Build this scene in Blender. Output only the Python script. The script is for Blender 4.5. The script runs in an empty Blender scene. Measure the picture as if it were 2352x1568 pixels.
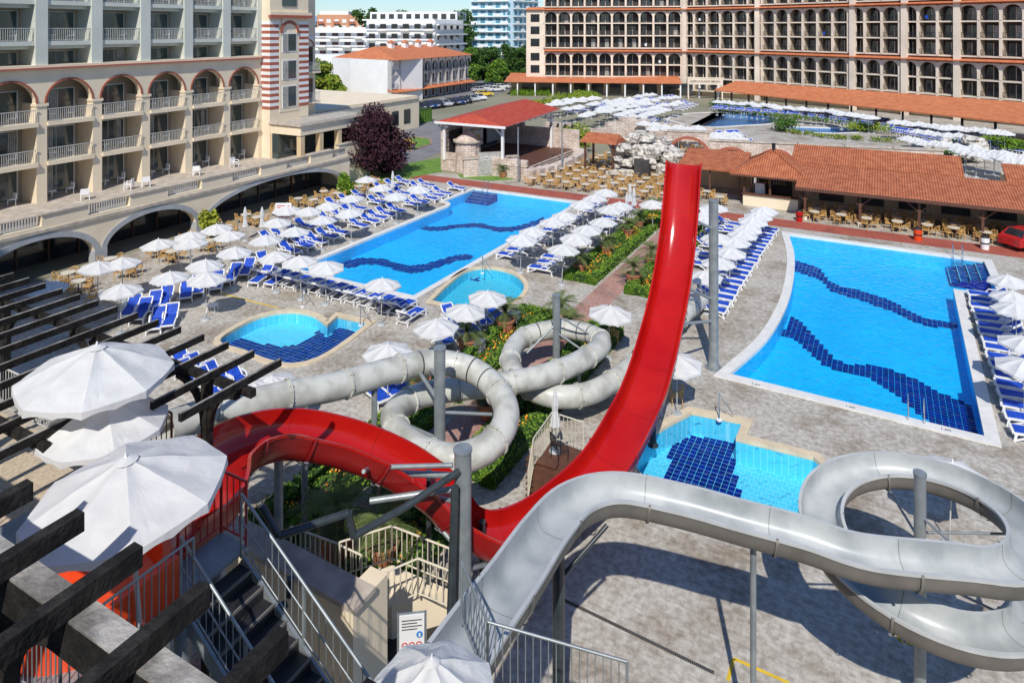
import bpy, bmesh, math, random
from mathutils import Vector, Matrix, noise
from mathutils.geometry import tessellate_polygon
random.seed(7)
R=random.Random(11)
# ------------------------------------------------------------------ survey
H=16.0; F=1568.0; YAW=math.radians(28.5)
FX,FY=-math.sin(YAW),math.cos(YAW); RX,RY=math.cos(YAW),math.sin(YAW)
def S(u,v,z=0.0):
    d=F*(H-z)/(v-65.0); x=(u-1176.0)/F*d
    return Vector((d*FX+x*RX, d*FY+x*RY, z))
def D(u,d,z):
    x=(u-1176.0)/F*d
    return Vector((d*FX+x*RX, d*FY+x*RY, z))
scene=bpy.context.scene
# ------------------------------------------------------------------ materials
def mat(name,col,rough=.6,var=.12,scale=2.0,bump=0.0,bscale=None,metal=0.0,col2=None,spec=.5,detail=6,contrast=(.3,.7)):
    m=bpy.data.materials.new(name); m.use_nodes=True
    nt=m.node_tree; N=nt.nodes; L=nt.links
    b=N['Principled BSDF']; b.inputs['Roughness'].default_value=rough; b.inputs['Metallic'].default_value=metal
    b.inputs['Specular IOR Level'].default_value=spec
    tc=N.new('ShaderNodeTexCoord')
    no=N.new('ShaderNodeTexNoise'); no.inputs['Scale'].default_value=scale; no.inputs['Detail'].default_value=detail
    L.new(tc.outputs['Object'],no.inputs['Vector'])
    r=N.new('ShaderNodeValToRGB')
    c1=tuple(max(0,c*(1-var)) for c in col); c2=col2 if col2 else tuple(min(1,c*(1+var)) for c in col)
    if col2: c1=col
    r.color_ramp.elements[0].position=contrast[0]; r.color_ramp.elements[1].position=contrast[1]
    r.color_ramp.elements[0].color=(*c1,1); r.color_ramp.elements[1].color=(*c2,1)
    L.new(no.outputs['Fac'],r.inputs['Fac']); L.new(r.outputs['Color'],b.inputs['Base Color'])
    if bump>0:
        n2=N.new('ShaderNodeTexNoise'); n2.inputs['Scale'].default_value=bscale or scale*6; n2.inputs['Detail'].default_value=8
        L.new(tc.outputs['Object'],n2.inputs['Vector'])
        bp=N.new('ShaderNodeBump'); bp.inputs['Strength'].default_value=bump; bp.inputs['Distance'].default_value=.05
        L.new(n2.outputs['Fac'],bp.inputs['Height']); L.new(bp.outputs['Normal'],b.inputs['Normal'])
    return m
def brickmat(name,c1,c2,mortar,scale,bw,rh,ms=.02,rough=.8,rot=0,var=None,swap=None,vscale=.3,bump=.3,fine=((.80,.78,.75),(1.12,1.12,1.12)),vpos=(.36,.60)):
    m=bpy.data.materials.new(name); m.use_nodes=True
    nt=m.node_tree; N=nt.nodes; L=nt.links; b=N['Principled BSDF']; b.inputs['Roughness'].default_value=rough
    tc=N.new('ShaderNodeTexCoord'); mp=N.new('ShaderNodeMapping'); L.new(tc.outputs['Object'],mp.inputs['Vector'])
    if swap: mp.inputs['Rotation'].default_value=swap
    br=N.new('ShaderNodeTexBrick'); L.new(mp.outputs['Vector'],br.inputs['Vector'])
    br.inputs['Color1'].default_value=(*c1,1); br.inputs['Color2'].default_value=(*c2,1); br.inputs['Mortar'].default_value=(*mortar,1)
    br.inputs['Scale'].default_value=scale; br.inputs['Brick Width'].default_value=bw; br.inputs['Row Height'].default_value=rh
    br.inputs['Mortar Size'].default_value=ms
    out=br.outputs['Color']
    if var:
        no=N.new('ShaderNodeTexNoise'); no.inputs['Scale'].default_value=vscale; no.inputs['Detail'].default_value=10; no.inputs['Roughness'].default_value=.72
        L.new(tc.outputs['Object'],no.inputs['Vector'])
        rp=N.new('ShaderNodeValToRGB'); els=rp.color_ramp.elements
        els[0].position=vpos[0]; els[0].color=(*var[0],1); els[1].position=vpos[1]; els[1].color=(*var[1],1)
        L.new(no.outputs['Fac'],rp.inputs['Fac'])
        mx=N.new('ShaderNodeMixRGB'); mx.blend_type='MULTIPLY'; mx.inputs['Fac'].default_value=1
        L.new(out,mx.inputs['Color1']); L.new(rp.outputs['Color'],mx.inputs['Color2'])
        n3=N.new('ShaderNodeTexNoise'); n3.inputs['Scale'].default_value=vscale*14; n3.inputs['Detail'].default_value=8
        L.new(tc.outputs['Object'],n3.inputs['Vector'])
        r3=N.new('ShaderNodeValToRGB'); r3.color_ramp.elements[0].position=.38; r3.color_ramp.elements[1].position=.6
        r3.color_ramp.elements[0].color=(*fine[0],1); r3.color_ramp.elements[1].color=(*fine[1],1)
        L.new(n3.outputs['Fac'],r3.inputs['Fac'])
        m2=N.new('ShaderNodeMixRGB'); m2.blend_type='MULTIPLY'; m2.inputs['Fac'].default_value=1
        L.new(mx.outputs['Color'],m2.inputs['Color1']); L.new(r3.outputs['Color'],m2.inputs['Color2'])
        out=m2.outputs['Color']
    L.new(out,b.inputs['Base Color'])
    bp=N.new('ShaderNodeBump'); bp.inputs['Strength'].default_value=bump; bp.inputs['Distance'].default_value=.02; bp.invert=True
    L.new(br.outputs['Fac'],bp.inputs['Height']); L.new(bp.outputs['Normal'],b.inputs['Normal'])
    return m
def tilemat(name,c1,c2,axis='X',freq=3.2):
    m=bpy.data.materials.new(name); m.use_nodes=True
    nt=m.node_tree; N=nt.nodes; L=nt.links; b=N['Principled BSDF']; b.inputs['Roughness'].default_value=.75
    tc=N.new('ShaderNodeTexCoord')
    w=N.new('ShaderNodeTexWave'); w.bands_direction=axis; w.inputs['Scale'].default_value=freq/2; w.inputs['Distortion'].default_value=.15
    L.new(tc.outputs['Object'],w.inputs['Vector'])
    no=N.new('ShaderNodeTexNoise'); no.inputs['Scale'].default_value=1.7; no.inputs['Detail'].default_value=8
    L.new(tc.outputs['Object'],no.inputs['Vector'])
    r=N.new('ShaderNodeValToRGB'); r.color_ramp.elements[0].position=.35; r.color_ramp.elements[1].position=.65
    r.color_ramp.elements[0].color=(*c1,1); r.color_ramp.elements[1].color=(*c2,1)
    L.new(no.outputs['Fac'],r.inputs['Fac'])
    mx=N.new('ShaderNodeMixRGB'); mx.blend_type='MULTIPLY'; mx.inputs['Fac'].default_value=.45
    L.new(r.outputs['Color'],mx.inputs['Color1']); L.new(w.outputs['Color'],mx.inputs['Color2'])
    L.new(mx.outputs['Color'],b.inputs['Base Color'])
    bp=N.new('ShaderNodeBump'); bp.inputs['Strength'].default_value=.6; bp.inputs['Distance'].default_value=.06
    L.new(w.outputs['Fac'],bp.inputs['Height']); L.new(bp.outputs['Normal'],b.inputs['Normal'])
    return m
def watermat():
    m=bpy.data.materials.new('pool_water_surface'); m.use_nodes=True
    nt=m.node_tree; N=nt.nodes; L=nt.links; N.remove(N['Principled BSDF'])
    o=N['Material Output']; tr=N.new('ShaderNodeBsdfTransparent'); tr.inputs['Color'].default_value=(.80,.985,1,1)
    gl=N.new('ShaderNodeBsdfGlossy'); gl.inputs['Roughness'].default_value=.05; gl.inputs['Color'].default_value=(.6,.8,1,1)
    fr=N.new('ShaderNodeFresnel'); fr.inputs['IOR'].default_value=1.14
    mx=N.new('ShaderNodeMixShader'); tc=N.new('ShaderNodeTexCoord')
    no=N.new('ShaderNodeTexNoise'); no.inputs['Scale'].default_value=2.6; no.inputs['Detail'].default_value=5; no.inputs['Distortion'].default_value=.8
    L.new(tc.outputs['Object'],no.inputs['Vector'])
    bp=N.new('ShaderNodeBump'); bp.inputs['Strength'].default_value=.9; bp.inputs['Distance'].default_value=.10
    L.new(no.outputs['Fac'],bp.inputs['Height']); L.new(bp.outputs['Normal'],gl.inputs['Normal']); L.new(bp.outputs['Normal'],fr.inputs['Normal'])
    L.new(fr.outputs['Fac'],mx.inputs['Fac']); L.new(tr.outputs[0],mx.inputs[1]); L.new(gl.outputs[0],mx.inputs[2])
    L.new(mx.outputs[0],o.inputs['Surface'])
    return m
def clothmat(name,col):
    m=bpy.data.materials.new(name); m.use_nodes=True
    nt=m.node_tree; N=nt.nodes; L=nt.links; N.remove(N['Principled BSDF'])
    o=N['Material Output']; tc=N.new('ShaderNodeTexCoord'); no=N.new('ShaderNodeTexNoise'); no.inputs['Scale'].default_value=2.2; no.inputs['Detail'].default_value=7
    L.new(tc.outputs['Object'],no.inputs['Vector'])
    r=N.new('ShaderNodeValToRGB'); r.color_ramp.elements[0].position=.3; r.color_ramp.elements[1].position=.6
    r.color_ramp.elements[0].color=(*[c*.88 for c in col],1); r.color_ramp.elements[1].color=(*col,1)
    L.new(no.outputs['Fac'],r.inputs['Fac'])
    a=N.new('ShaderNodeBsdfDiffuse'); t=N.new('ShaderNodeBsdfTranslucent'); L.new(r.outputs[0],a.inputs[0]); L.new(r.outputs[0],t.inputs[0])
    bp=N.new('ShaderNodeBump'); bp.inputs['Strength'].default_value=.45; bp.inputs['Distance'].default_value=.07
    L.new(no.outputs['Fac'],bp.inputs['Height']); L.new(bp.outputs['Normal'],a.inputs['Normal'])
    mx=N.new('ShaderNodeMixShader'); mx.inputs[0].default_value=.25; L.new(a.outputs[0],mx.inputs[1]); L.new(t.outputs[0],mx.inputs[2]); L.new(mx.outputs[0],o.inputs['Surface'])
    return m
M={}
M['deck']=brickmat('stamped_paving',(.455,.43,.385),(.42,.395,.35),(.36,.335,.30),1.0,.30,.16,.008,.8,var=((.62,.55,.47),(1.06,1.06,1.06)),vscale=.34,bump=.3,fine=((.80,.77,.74),(1.14,1.14,1.14)),vpos=(.36,.53))
M['redbrick']=brickmat('red_brick_paving',(.42,.10,.065),(.34,.08,.055),(.24,.10,.08),1.0,.3,.15,.01,.8,var=((.8,.8,.8),(1.2,1.15,1.1)),vscale=.5)
M['pathbrick']=brickmat('pink_brick_paving',(.44,.22,.17),(.40,.26,.22),(.25,.2,.18),1.0,.4,.2,.012,.8,var=((.75,.7,.7),(1.15,1.15,1.15)),vscale=.6)
M['earth']=mat('earth_ground',(.20,.20,.13),.9,.3,.05,col2=(.30,.27,.20))
M['asphalt']=mat('asphalt',(.20,.20,.205),.85,.2,.4,.2,30)
M['paintw']=mat('road_paint',(.75,.75,.75),.6,.05)
M['painty']=mat('yellow_paint',(.72,.48,.03),.6,.1)
M['grass']=mat('grass',(.09,.19,.025),.9,.3,1.2,.4,20,col2=(.17,.30,.04))
M['pool']=brickmat('pool_tile',(.008,.49,.86),(.006,.46,.84),(.045,.56,.88),1.0,.25,.25,.010,.35,var=((.84,.88,.92),(1.06,1.06,1.05)),vscale=.25,bump=.1,fine=((.95,.96,.97),(1.03,1.03,1.03)))
M['poollt']=brickmat('pool_tile_pale',(.12,.62,.83),(.10,.59,.81),(.30,.72,.87),1.0,.25,.25,.012,.35,bump=.1)
M['poolteal']=brickmat('pool_tile_teal',(.05,.50,.68),(.045,.47,.65),(.2,.6,.74),1.0,.25,.25,.012,.35,bump=.1)
M['pooldk']=brickmat('pool_tile_dark',(.012,.13,.40),(.01,.11,.36),(.05,.25,.5),1.0,.3,.3,.014,.35,bump=.1)
M['navy']=mat('navy_mosaic',(.001,.010,.19),.5,.4,3,spec=.1)
M['water']=watermat()
M['copew']=mat('white_coping',(.70,.69,.66),.6,.08,2)
M['copeb']=mat('beige_coping',(.64,.53,.37),.6,.12,2)
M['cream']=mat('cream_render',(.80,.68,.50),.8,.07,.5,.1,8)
M['creamd']=mat('ochre_render',(.64,.49,.30),.8,.08,.5)
M['pale']=mat('pale_green_render',(.60,.62,.55),.8,.06,.5)
M['grey']=mat('grey_stone_band',(.38,.40,.41),.7,.12,1.5)
M['cope_s']=mat('weathered_coping',(.47,.41,.34),.8,.25,2)
M['brickred']=mat('brick_red',(.38,.11,.065),.8,.15,3)
M['white']=mat('white_render',(.80,.79,.77),.7,.04,.6)
M['whitem']=mat('white_plastic',(.80,.80,.79),.35,.04,2)
M['railw']=mat('pale_metal_rail',(.52,.52,.48),.4,.1,3)
M['railb']=mat('beige_rail',(.66,.60,.48),.5,.1,3)
M['black']=mat('dark_iron',(.018,.018,.021),.5,.3,4)
M['glass']=mat('dark_glass',(.03,.035,.04),.08,.5,.4,spec=.8)
M['glassg']=mat('green_glass',(.05,.07,.07),.08,.5,.3,spec=.8)
M['curtain']=mat('curtain',(.38,.37,.34),.8,.25,2.5)
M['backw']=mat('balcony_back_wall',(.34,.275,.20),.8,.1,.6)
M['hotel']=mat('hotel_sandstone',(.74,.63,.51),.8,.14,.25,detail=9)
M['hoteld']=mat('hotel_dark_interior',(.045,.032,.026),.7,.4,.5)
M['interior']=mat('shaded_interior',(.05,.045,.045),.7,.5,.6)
M['wooddk']=mat('dark_stained_wood',(.010,.009,.008),.8,.6,5,.6,20,col2=(.04,.035,.031),contrast=(.4,.8),spec=.25)
M['woodgrey']=mat('weathered_wood',(.16,.145,.13),.8,.3,2.5,.6,14,col2=(.40,.375,.345),contrast=(.4,.62))
M['woodbr']=mat('brown_wood',(.11,.045,.025),.6,.25,5)
M['tile']=tilemat('terracotta_tiles',(.42,.115,.045),(.60,.20,.085),'X')
M['tilef']=mat('terracotta_roof',(.46,.13,.05),.8,.2,1.2,.3,8,col2=(.62,.22,.09))
M['tiler']=tilemat('red_roof_tiles',(.50,.055,.03),(.62,.10,.05),'X',3)
M['stone']=brickmat('pale_stone_block',(.60,.51,.44),(.68,.61,.56),(.36,.31,.28),1.0,.6,.26,.02,.85,swap=(math.radians(90),0,0),var=((.72,.64,.58),(1.15,1.12,1.1)),vscale=.8)
M['rock']=mat('white_rock',(.24,.21,.18),.95,.2,2.2,1.0,6,col2=(.66,.62,.56),contrast=(.36,.54))
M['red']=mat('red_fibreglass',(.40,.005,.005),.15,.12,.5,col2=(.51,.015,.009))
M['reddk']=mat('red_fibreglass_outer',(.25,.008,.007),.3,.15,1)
M['orange']=mat('orange_fibreglass',(.75,.065,.01),.3,.08,1)
M['tube']=mat('white_fibreglass_tube',(.36,.355,.31),.35,.12,1.3,col2=(.56,.56,.51),contrast=(.36,.56),detail=9)
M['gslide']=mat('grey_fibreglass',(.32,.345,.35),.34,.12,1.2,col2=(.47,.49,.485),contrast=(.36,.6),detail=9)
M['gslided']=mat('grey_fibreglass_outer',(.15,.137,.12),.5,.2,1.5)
M['gslip']=mat('grey_fibreglass_rim',(.48,.49,.48),.4,.1,2)
M['steel']=mat('galvanised_steel',(.23,.26,.275),.42,.16,3,metal=.35,col2=(.34,.37,.38))
M['pipe']=mat('dark_pipe',(.035,.045,.05),.3,.3,3)
M['chrome']=mat('chrome',(.7,.7,.7),.15,.05,3,metal=1)
M['blue']=mat('blue_mesh_fabric',(.006,.06,.46),.65,.3,5)
M['cloth']=clothmat('white_canvas',(.80,.80,.79))
M['rattan']=mat('rattan',(.58,.35,.12),.6,.3,10)
M['ttop']=mat('table_top',(.66,.60,.50),.5,.1,4)
M['terr']=mat('terracotta_pot',(.50,.20,.10),.75,.2,4)
M['soil']=mat('soil',(.06,.045,.03),.9,.3,4)
M['gravel']=mat('tan_gravel',(.52,.42,.30),.9,.2,14,.4,40)
M['trunk']=mat('bark',(.10,.07,.045),.9,.3,6,.5)
def leaf(name,a,b): return mat(name,a,.75,.3,2.5,col2=b,spec=.2)
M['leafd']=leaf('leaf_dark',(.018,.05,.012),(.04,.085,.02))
M['leafm']=leaf('leaf_mid',(.045,.11,.018),(.08,.16,.028))
M['leafy']=leaf('leaf_yellow',(.19,.23,.02),(.32,.34,.04))
M['leafh']=leaf('leaf_hedge',(.09,.18,.015),(.17,.28,.025))
M['leafp']=leaf('leaf_purple',(.028,.010,.018),(.065,.022,.032))
M['leafl']=leaf('leaf_palm',(.09,.13,.035),(.16,.20,.07))
M['fo']=mat('orange_petal',(.85,.25,.01),.6,.2,8); M['fy']=mat('yellow_petal',(.85,.55,.02),.6,.2,8)
M['fpu']=mat('violet_petal',(.2,.08,.5),.6,.2,8)
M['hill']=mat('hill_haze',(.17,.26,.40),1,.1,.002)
M['bltower']=mat('pale_blue_render',(.52,.68,.75),.6,.05,.3)
M['blglass']=mat('blue_glass',(.10,.27,.36),.15,.3,.2)
M['brn']=mat('brown_panel',(.10,.05,.045),.7,.2,.5)
M['peach']=mat('peach_render',(.62,.30,.17),.8,.08,.3)
M['rubber']=mat('tyre',(.02,.02,.02),.8,.2,5)
def paint(n,c): return mat(n,c,.2,.03,1,spec=.7)
CARC=[paint('car_paint_black',(.02,.02,.025)),paint('car_paint_silver',(.45,.46,.47)),paint('car_paint_white',(.75,.75,.75)),paint('car_paint_blue',(.02,.04,.12)),paint('car_paint_yellow',(.75,.50,.03)),paint('car_paint_red',(.45,.02,.02))]
# ------------------------------------------------------------------ mesh builder
class MB:
    def __init__(s): s.v=[];s.f=[];s.m=[];s.sm=[];s.mats=[];s.M=None
    def add(s,vs,fs,mt,smooth=False):
        if mt not in s.mats: s.mats.append(mt)
        i=s.mats.index(mt); b=len(s.v)
        if s.M is not None: s.v+= [tuple(s.M@Vector(p)) for p in vs]
        else: s.v+=[tuple(p) for p in vs]
        for f in fs: s.f.append([b+k for k in f]); s.m.append(i); s.sm.append(smooth)
    def box(s,x0,x1,y0,y1,z0,z1,mt):
        s.add([(x0,y0,z0),(x1,y0,z0),(x1,y1,z0),(x0,y1,z0),(x0,y0,z1),(x1,y0,z1),(x1,y1,z1),(x0,y1,z1)],
              [(3,2,1,0),(4,5,6,7),(0,1,5,4),(1,2,6,5),(2,3,7,6),(3,0,4,7)],mt)
    def hexa(s,b,t,mt):
        s.add(list(b)+list(t),[(3,2,1,0),(4,5,6,7),(0,1,5,4),(1,2,6,5),(2,3,7,6),(3,0,4,7)],mt)
    def prism(s,poly,w0,w1,mt):
        n=len(poly); vs=[(p[0],w0,p[1]) for p in poly]+[(p[0],w1,p[1]) for p in poly]
        s.add(vs,[tuple(range(n)),tuple(range(2*n-1,n-1,-1))]+[(i,(i+1)%n,n+(i+1)%n,n+i) for i in range(n)],mt)
    def cyl(s,p,q,r0,r1=None,n=10,mt=None,caps=True,smooth=True):
        if r1 is None: r1=r0
        p=Vector(p);q=Vector(q);t=(q-p)
        if t.length<1e-6: return
        t.normalize(); a=t.orthogonal().normalized(); b=t.cross(a)
        vs=[];
        for c,r in((p,r0),(q,r1)):
            for i in range(n):
                an=2*math.pi*i/n; vs.append(c+a*math.cos(an)*r+b*math.sin(an)*r)
        s.add(vs,[(i,(i+1)%n,n+(i+1)%n,n+i) for i in range(n)],mt,smooth)
        if caps: s.add(vs,[tuple(range(n-1,-1,-1)),tuple(range(n,2*n))],mt)
    def beam(s,p,q,w,h,mt):
        p=Vector(p);q=Vector(q);t=(q-p).normalized(); up=Vector((0,0,1))
        if abs(t.z)>.95: up=Vector((0,1,0))
        a=t.cross(up).normalized()*w/2; b=a.cross(t).normalized()*h/2
        s.hexa([p-a-b,p+a-b,p+a+b,p-a+b],[q-a-b,q+a-b,q+a+b,q-a+b],mt)
    def path(s,pts,r,mt,n=6):
        for i in range(len(pts)-1): s.cyl(pts[i],pts[i+1],r,r,n,mt)
    def sheet(s,outer,z,mt,holes=()):
        loops=[[Vector((p[0],p[1],0)) for p in outer]]+[[Vector((p[0],p[1],0)) for p in h] for h in holes]
        tr=tessellate_polygon(loops); vs=[(p.x,p.y,z) for l in loops for p in l]
        out=[]
        for t in tr:
            a,b,c=[Vector(vs[k]) for k in t]
            if (b-a).cross(c-a).z<0: t=(t[0],t[2],t[1])
            out.append(tuple(t))
        s.add(vs,out,mt)
    def mesh(s,name):
        me=bpy.data.meshes.new(name); me.from_pydata(s.v,[],s.f)
        for m in s.mats: me.materials.append(m)
        me.polygons.foreach_set('material_index',s.m); me.polygons.foreach_set('use_smooth',s.sm); me.update()
        return me
    def obj(s,name,parent=None):
        o=bpy.data.objects.new(name,s.mesh(name)); scene.collection.objects.link(o)
        if parent: o.parent=parent
        return o
def inst(me,name,loc,rz=0,sc=1,tilt=None):
    o=bpy.data.objects.new(name,me); scene.collection.objects.link(o); o.location=loc
    o.rotation_euler=(0 if not tilt else tilt[0],0 if not tilt else tilt[1],rz); o.scale=(sc,sc,sc) if not isinstance(sc,tuple) else sc
    return o
def catmull(P,step=.3):
    P=[Vector(p) for p in P]; Q=[P[0]*2-P[1]]+P+[P[-1]*2-P[-2]]; out=[]
    for i in range(1,len(Q)-2):
        a,b,c,d=Q[i-1:i+3]; n=max(2,int((c-b).length/step))
        for k in range(n):
            t=k/n; out.append(.5*((2*b)+(c-a)*t+(2*a-5*b+4*c-d)*t*t+(3*b-a-3*c+d)*t**3))
    out.append(P[-1]); return out
def frames(path):
    fr=[]
    for i,p in enumerate(path):
        t=(path[min(i+1,len(path)-1)]-path[max(i-1,0)]).normalized()
        sd=t.cross(Vector((0,0,1))).normalized(); up=sd.cross(t).normalized(); fr.append((p,t,sd,up))
    return fr
def sweep(mb,fr,prof,mt,mt2=None,split=None,closed=True):
    n=len(prof); vs=[]
    for p,t,sd,up in fr:
        for a,b in prof: vs.append(p+sd*a+up*b)
    A=[];B=[]
    for i in range(len(fr)-1):
        for k in range(n if closed else n-1):
            f=(i*n+k,i*n+(k+1)%n,(i+1)*n+(k+1)%n,(i+1)*n+k)
            (A if (split is None or k<split) else B).append(f)
    mb.add(vs,A,mt,True)
    if B: mb.add(vs,B,mt2 or mt,True)
def se(an,p): 
    c=math.cos(an);s_=math.sin(an); return (math.copysign(abs(c)**p,c),math.copysign(abs(s_)**p,s_))
def channel(mb,fr,r,hb,th,lip,p,mi,mo,ml,n=16):
    inn=[(se(math.pi+math.pi*i/n,p)[0]*r,se(math.pi+math.pi*i/n,p)[1]*r*hb) for i in range(n+1)]
    out=[(se(math.pi+math.pi*i/n,p)[0]*(r+th),se(math.pi+math.pi*i/n,p)[1]*(r*hb+th)-.02) for i in range(n+1)]
    out=[q if q[1]<-.06 else (q[0],-.06) for q in out]
    sweep(mb,fr,inn,mi,closed=False); sweep(mb,fr,out,mo,closed=False)
    for s in(-1,1):
        sweep(mb,fr,[(s*r,0),(s*(r+lip),0)],ml,closed=False)
        sweep(mb,fr,[(s*(r+lip),0),(s*(r+lip),-.06)],ml,closed=False)
        sweep(mb,fr,[(s*(r+lip),-.06),(s*(r+th),-.06)],mo,closed=False)
def uring(r,hb,a,b,n=14,p=1.0):
    ro=[(se(math.pi+math.pi*i/n,p)[0]*(r+b),se(math.pi+math.pi*i/n,p)[1]*(r*hb+b)) for i in range(n+1)]
    ri=[(se(math.pi+math.pi*i/n,p)[0]*(r+a),se(math.pi+math.pi*i/n,p)[1]*(r*hb+a)) for i in range(n,-1,-1)]
    return ro+ri
def inpoly(x,y,P):
    c=False;j=len(P)-1
    for i in range(len(P)):
        if (P[i][1]>y)!=(P[j][1]>y) and x<(P[j][0]-P[i][0])*(y-P[i][1])/(P[j][1]-P[i][1])+P[i][0]: c=not c
        j=i
    return c
# ------------------------------------------------------------------ pools
POOLS=[]
def ccw(P):
    a=sum(P[i-1][0]*P[i][1]-P[i][0]*P[i-1][1] for i in range(len(P))); return P if a>0 else P[::-1]
def offset(P,w):
    n=len(P);out=[]
    for i in range(n):
        a=Vector(P[i-1]);b=Vector(P[i]);c=Vector(P[(i+1)%n])
        e1=(b-a);e2=(c-b)
        n1=Vector((e1.y,-e1.x)).normalized();n2=Vector((e2.y,-e2.x)).normalized()
        m=(n1+n2); 
        if m.length<1e-4: m=n1
        m.normalize(); k=w/max(.5,m.dot(n1)); out.append((b.x+m.x*k,b.y+m.y*k))
    return out
def pool(name,P,depth,cw,cmt,tmt,bands=(),steps=()):
    P=ccw([(p[0],p[1]) for p in P]); O=offset(P,cw); POOLS.append(O); n=len(P)
    mb=MB(); z1=.07
    vs=[(x,y,z1) for x,y in P]+[(x,y,z1) for x,y in O]+[(x,y,-.01) for x,y in O]+[(x,y,-.10) for x,y in P]
    fs=[(i,n+i,n+(i+1)%n,(i+1)%n) for i in range(n)]+[(n+i,2*n+i,2*n+(i+1)%n,n+(i+1)%n) for i in range(n)]+[(i,(i+1)%n,3*n+(i+1)%n,3*n+i) for i in range(n)]
    mb.add(vs,fs,cmt)
    mb.add([(x,y,-.10) for x,y in P]+[(x,y,-depth) for x,y in P],[(i,(i+1)%n,n+(i+1)%n,n+i) for i in range(n)],tmt)
    mb.sheet(P,-depth,tmt)
    cell=.25
    for B in bands:
        Q=[S(u,v,-depth) for u,v in B]; Q=[(q.x,q.y) for q in Q]
        x0=min(q[0] for q in Q);x1=max(q[0] for q in Q);y0=min(q[1] for q in Q);y1=max(q[1] for q in Q)
        ix0=int(math.floor(x0/cell));ix1=int(x1/cell)+1;iy0=int(math.floor(y0/cell));iy1=int(y1/cell)+1
        vs=[];fs=[]
        for i in range(ix0,ix1+1):
            for j in range(iy0,iy1+1):
                cx=(i+.5)*cell;cy=(j+.5)*cell
                if inpoly(cx,cy,Q) and inpoly(cx,cy,P):
                    h=cell/2-.007;b=len(vs); vs+=[(cx-h,cy-h,-depth+.005),(cx+h,cy-h,-depth+.005),(cx+h,cy+h,-depth+.005),(cx-h,cy+h,-depth+.005)]; fs.append((b,b+1,b+2,b+3))
        if fs: mb.add(vs,fs,M['navy'])
    for (x0,x1,y0,y1,ax,sg) in steps:
        k=4
        for i in range(k):
            f0=i/k;f1=(i+1)/k; z=-.15-(depth-.2)*i/k
            if ax=='y':
                a,b=(y1-(y1-y0)*f1,y1-(y1-y0)*f0) if sg>0 else (y0+(y1-y0)*f0,y0+(y1-y0)*f1)
                mb.box(x0,x1,a,b,-depth+.002,z,M['navy']); mb.box(x0,x1,a+.02,a+.06,z,z+.004,M['poollt'])
                for q in range(1,int((x1-x0)/.3)): mb.box(x0+q*.3,x0+q*.3+.02,a+.06,b,z,z+.004,M['pool'])
            else:
                a,b=(x1-(x1-x0)*f1,x1-(x1-x0)*f0) if sg>0 else (x0+(x1-x0)*f0,x0+(x1-x0)*f1)
                mb.box(a,b,y0,y1,-depth+.002,z,M['navy']); mb.box(a+.02,a+.06,y0,y1,z,z+.004,M['poollt'])
                for q in range(1,int((y1-y0)/.3)): mb.box(a+.06,b,y0+q*.3,y0+q*.3+.02,z,z+.004,M['pool'])
    o=mb.obj(name)
    w=MB(); w.sheet(P,-.07,M['water']); w.obj('water',o)
    return o
def band(c):
    up=[(u,v-t/2) for u,v,t in c]; dn=[(u,v+t/2) for u,v,t in c[::-1]]; return up+dn
def densify(c,n=6):
    P=catmull([Vector(p) for p in c],step=8); return [tuple(p) for p in P]
lp=[(-34.2,33),(-24.6,33),(-24.6,57.8),(-35.6,57.8),(-35.6,52.4)]+[(-35.6+1.4*math.sin(a),51.0+1.4*math.cos(a)) for a in [math.radians(x) for x in (20,45,70,90)]]
pool('swimming_pool',lp,.9,.42,M['copew'],M['pool'],
 bands=[band(densify([(935,519,8),(1000,526,10),(1050,520,9),(1100,518,10),(1150,527,11),(1200,522,12),(1250,505,12)])),
        band(densify([(770,603,16),(800,606,20),(840,600,16),(880,603,16),(920,615,17),(960,618,18),(1000,608,18),(1050,593,14),(1085,590,12)]))],
 steps=[(-35.59,-33.0,56.0,57.79,'y',1)])
cv=[(-6.4,56.7),(-5.5,52),(-5.0,47),(-4.85,42),(-5.2,37)]
rp=[(-6.2,32.5),(3.5,32.3),(3.8,49.6),(6.1,49.6),(6.1,56.6)]+[(p.x,p.y) for p in catmull([Vector((a,b,0)) for a,b in cv]+[Vector((-6.2,32.5,0))],1.0)][:-1]
pool('swimming_pool',rp,.9,.5,M['copew'],M['pool'],
 bands=[band(densify([(1800,605,26),(1850,618,26),(1885,632,26),(1905,655,22),(1940,670,20),(1975,678,22),(2010,690,24),(2050,705,24),(2090,725,22),(2140,742,16),(2210,750,12)])),
        band(densify([(1770,742,50),(1820,752,52),(1855,780,50),(1890,815,44),(1920,838,26),(1960,848,22),(2000,855,34),(2050,875,50),(2090,900,70),(2130,925,80),(2180,955,90),(2260,985,90)]))],
 steps=[(3.9,6.08,53.0,56.5,'x',1)])
def px(L): return [(S(u,v).x,S(u,v).y) for u,v in L]
def crv(L,step=.4):
    return [(p.x,p.y) for p in catmull([S(u,v) for u,v in L],step)]
pool('childrens_pool',crv([(752,748),(715,724),(660,717),(600,728),(548,752),(505,785),(560,805),(620,828),(675,836),(730,822),(790,785),(846,742)])+px([(776,727)]),.6,.32,M['copeb'],M['poollt'],
 bands=[[(480,785),(545,772),(610,790),(660,797),(700,786),(745,748),(790,720),(850,740),(740,850),(600,850)]])
pool('childrens_pool',crv([(992,692),(1030,655),(1075,622),(1130,617),(1180,630),(1203,655),(1192,682),(1150,702),(1080,710)]),.6,.3,M['copeb'],M['poolteal'],
 bands=[[(1070,640),(1085,618),(1110,615),(1100,650)]])
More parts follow.
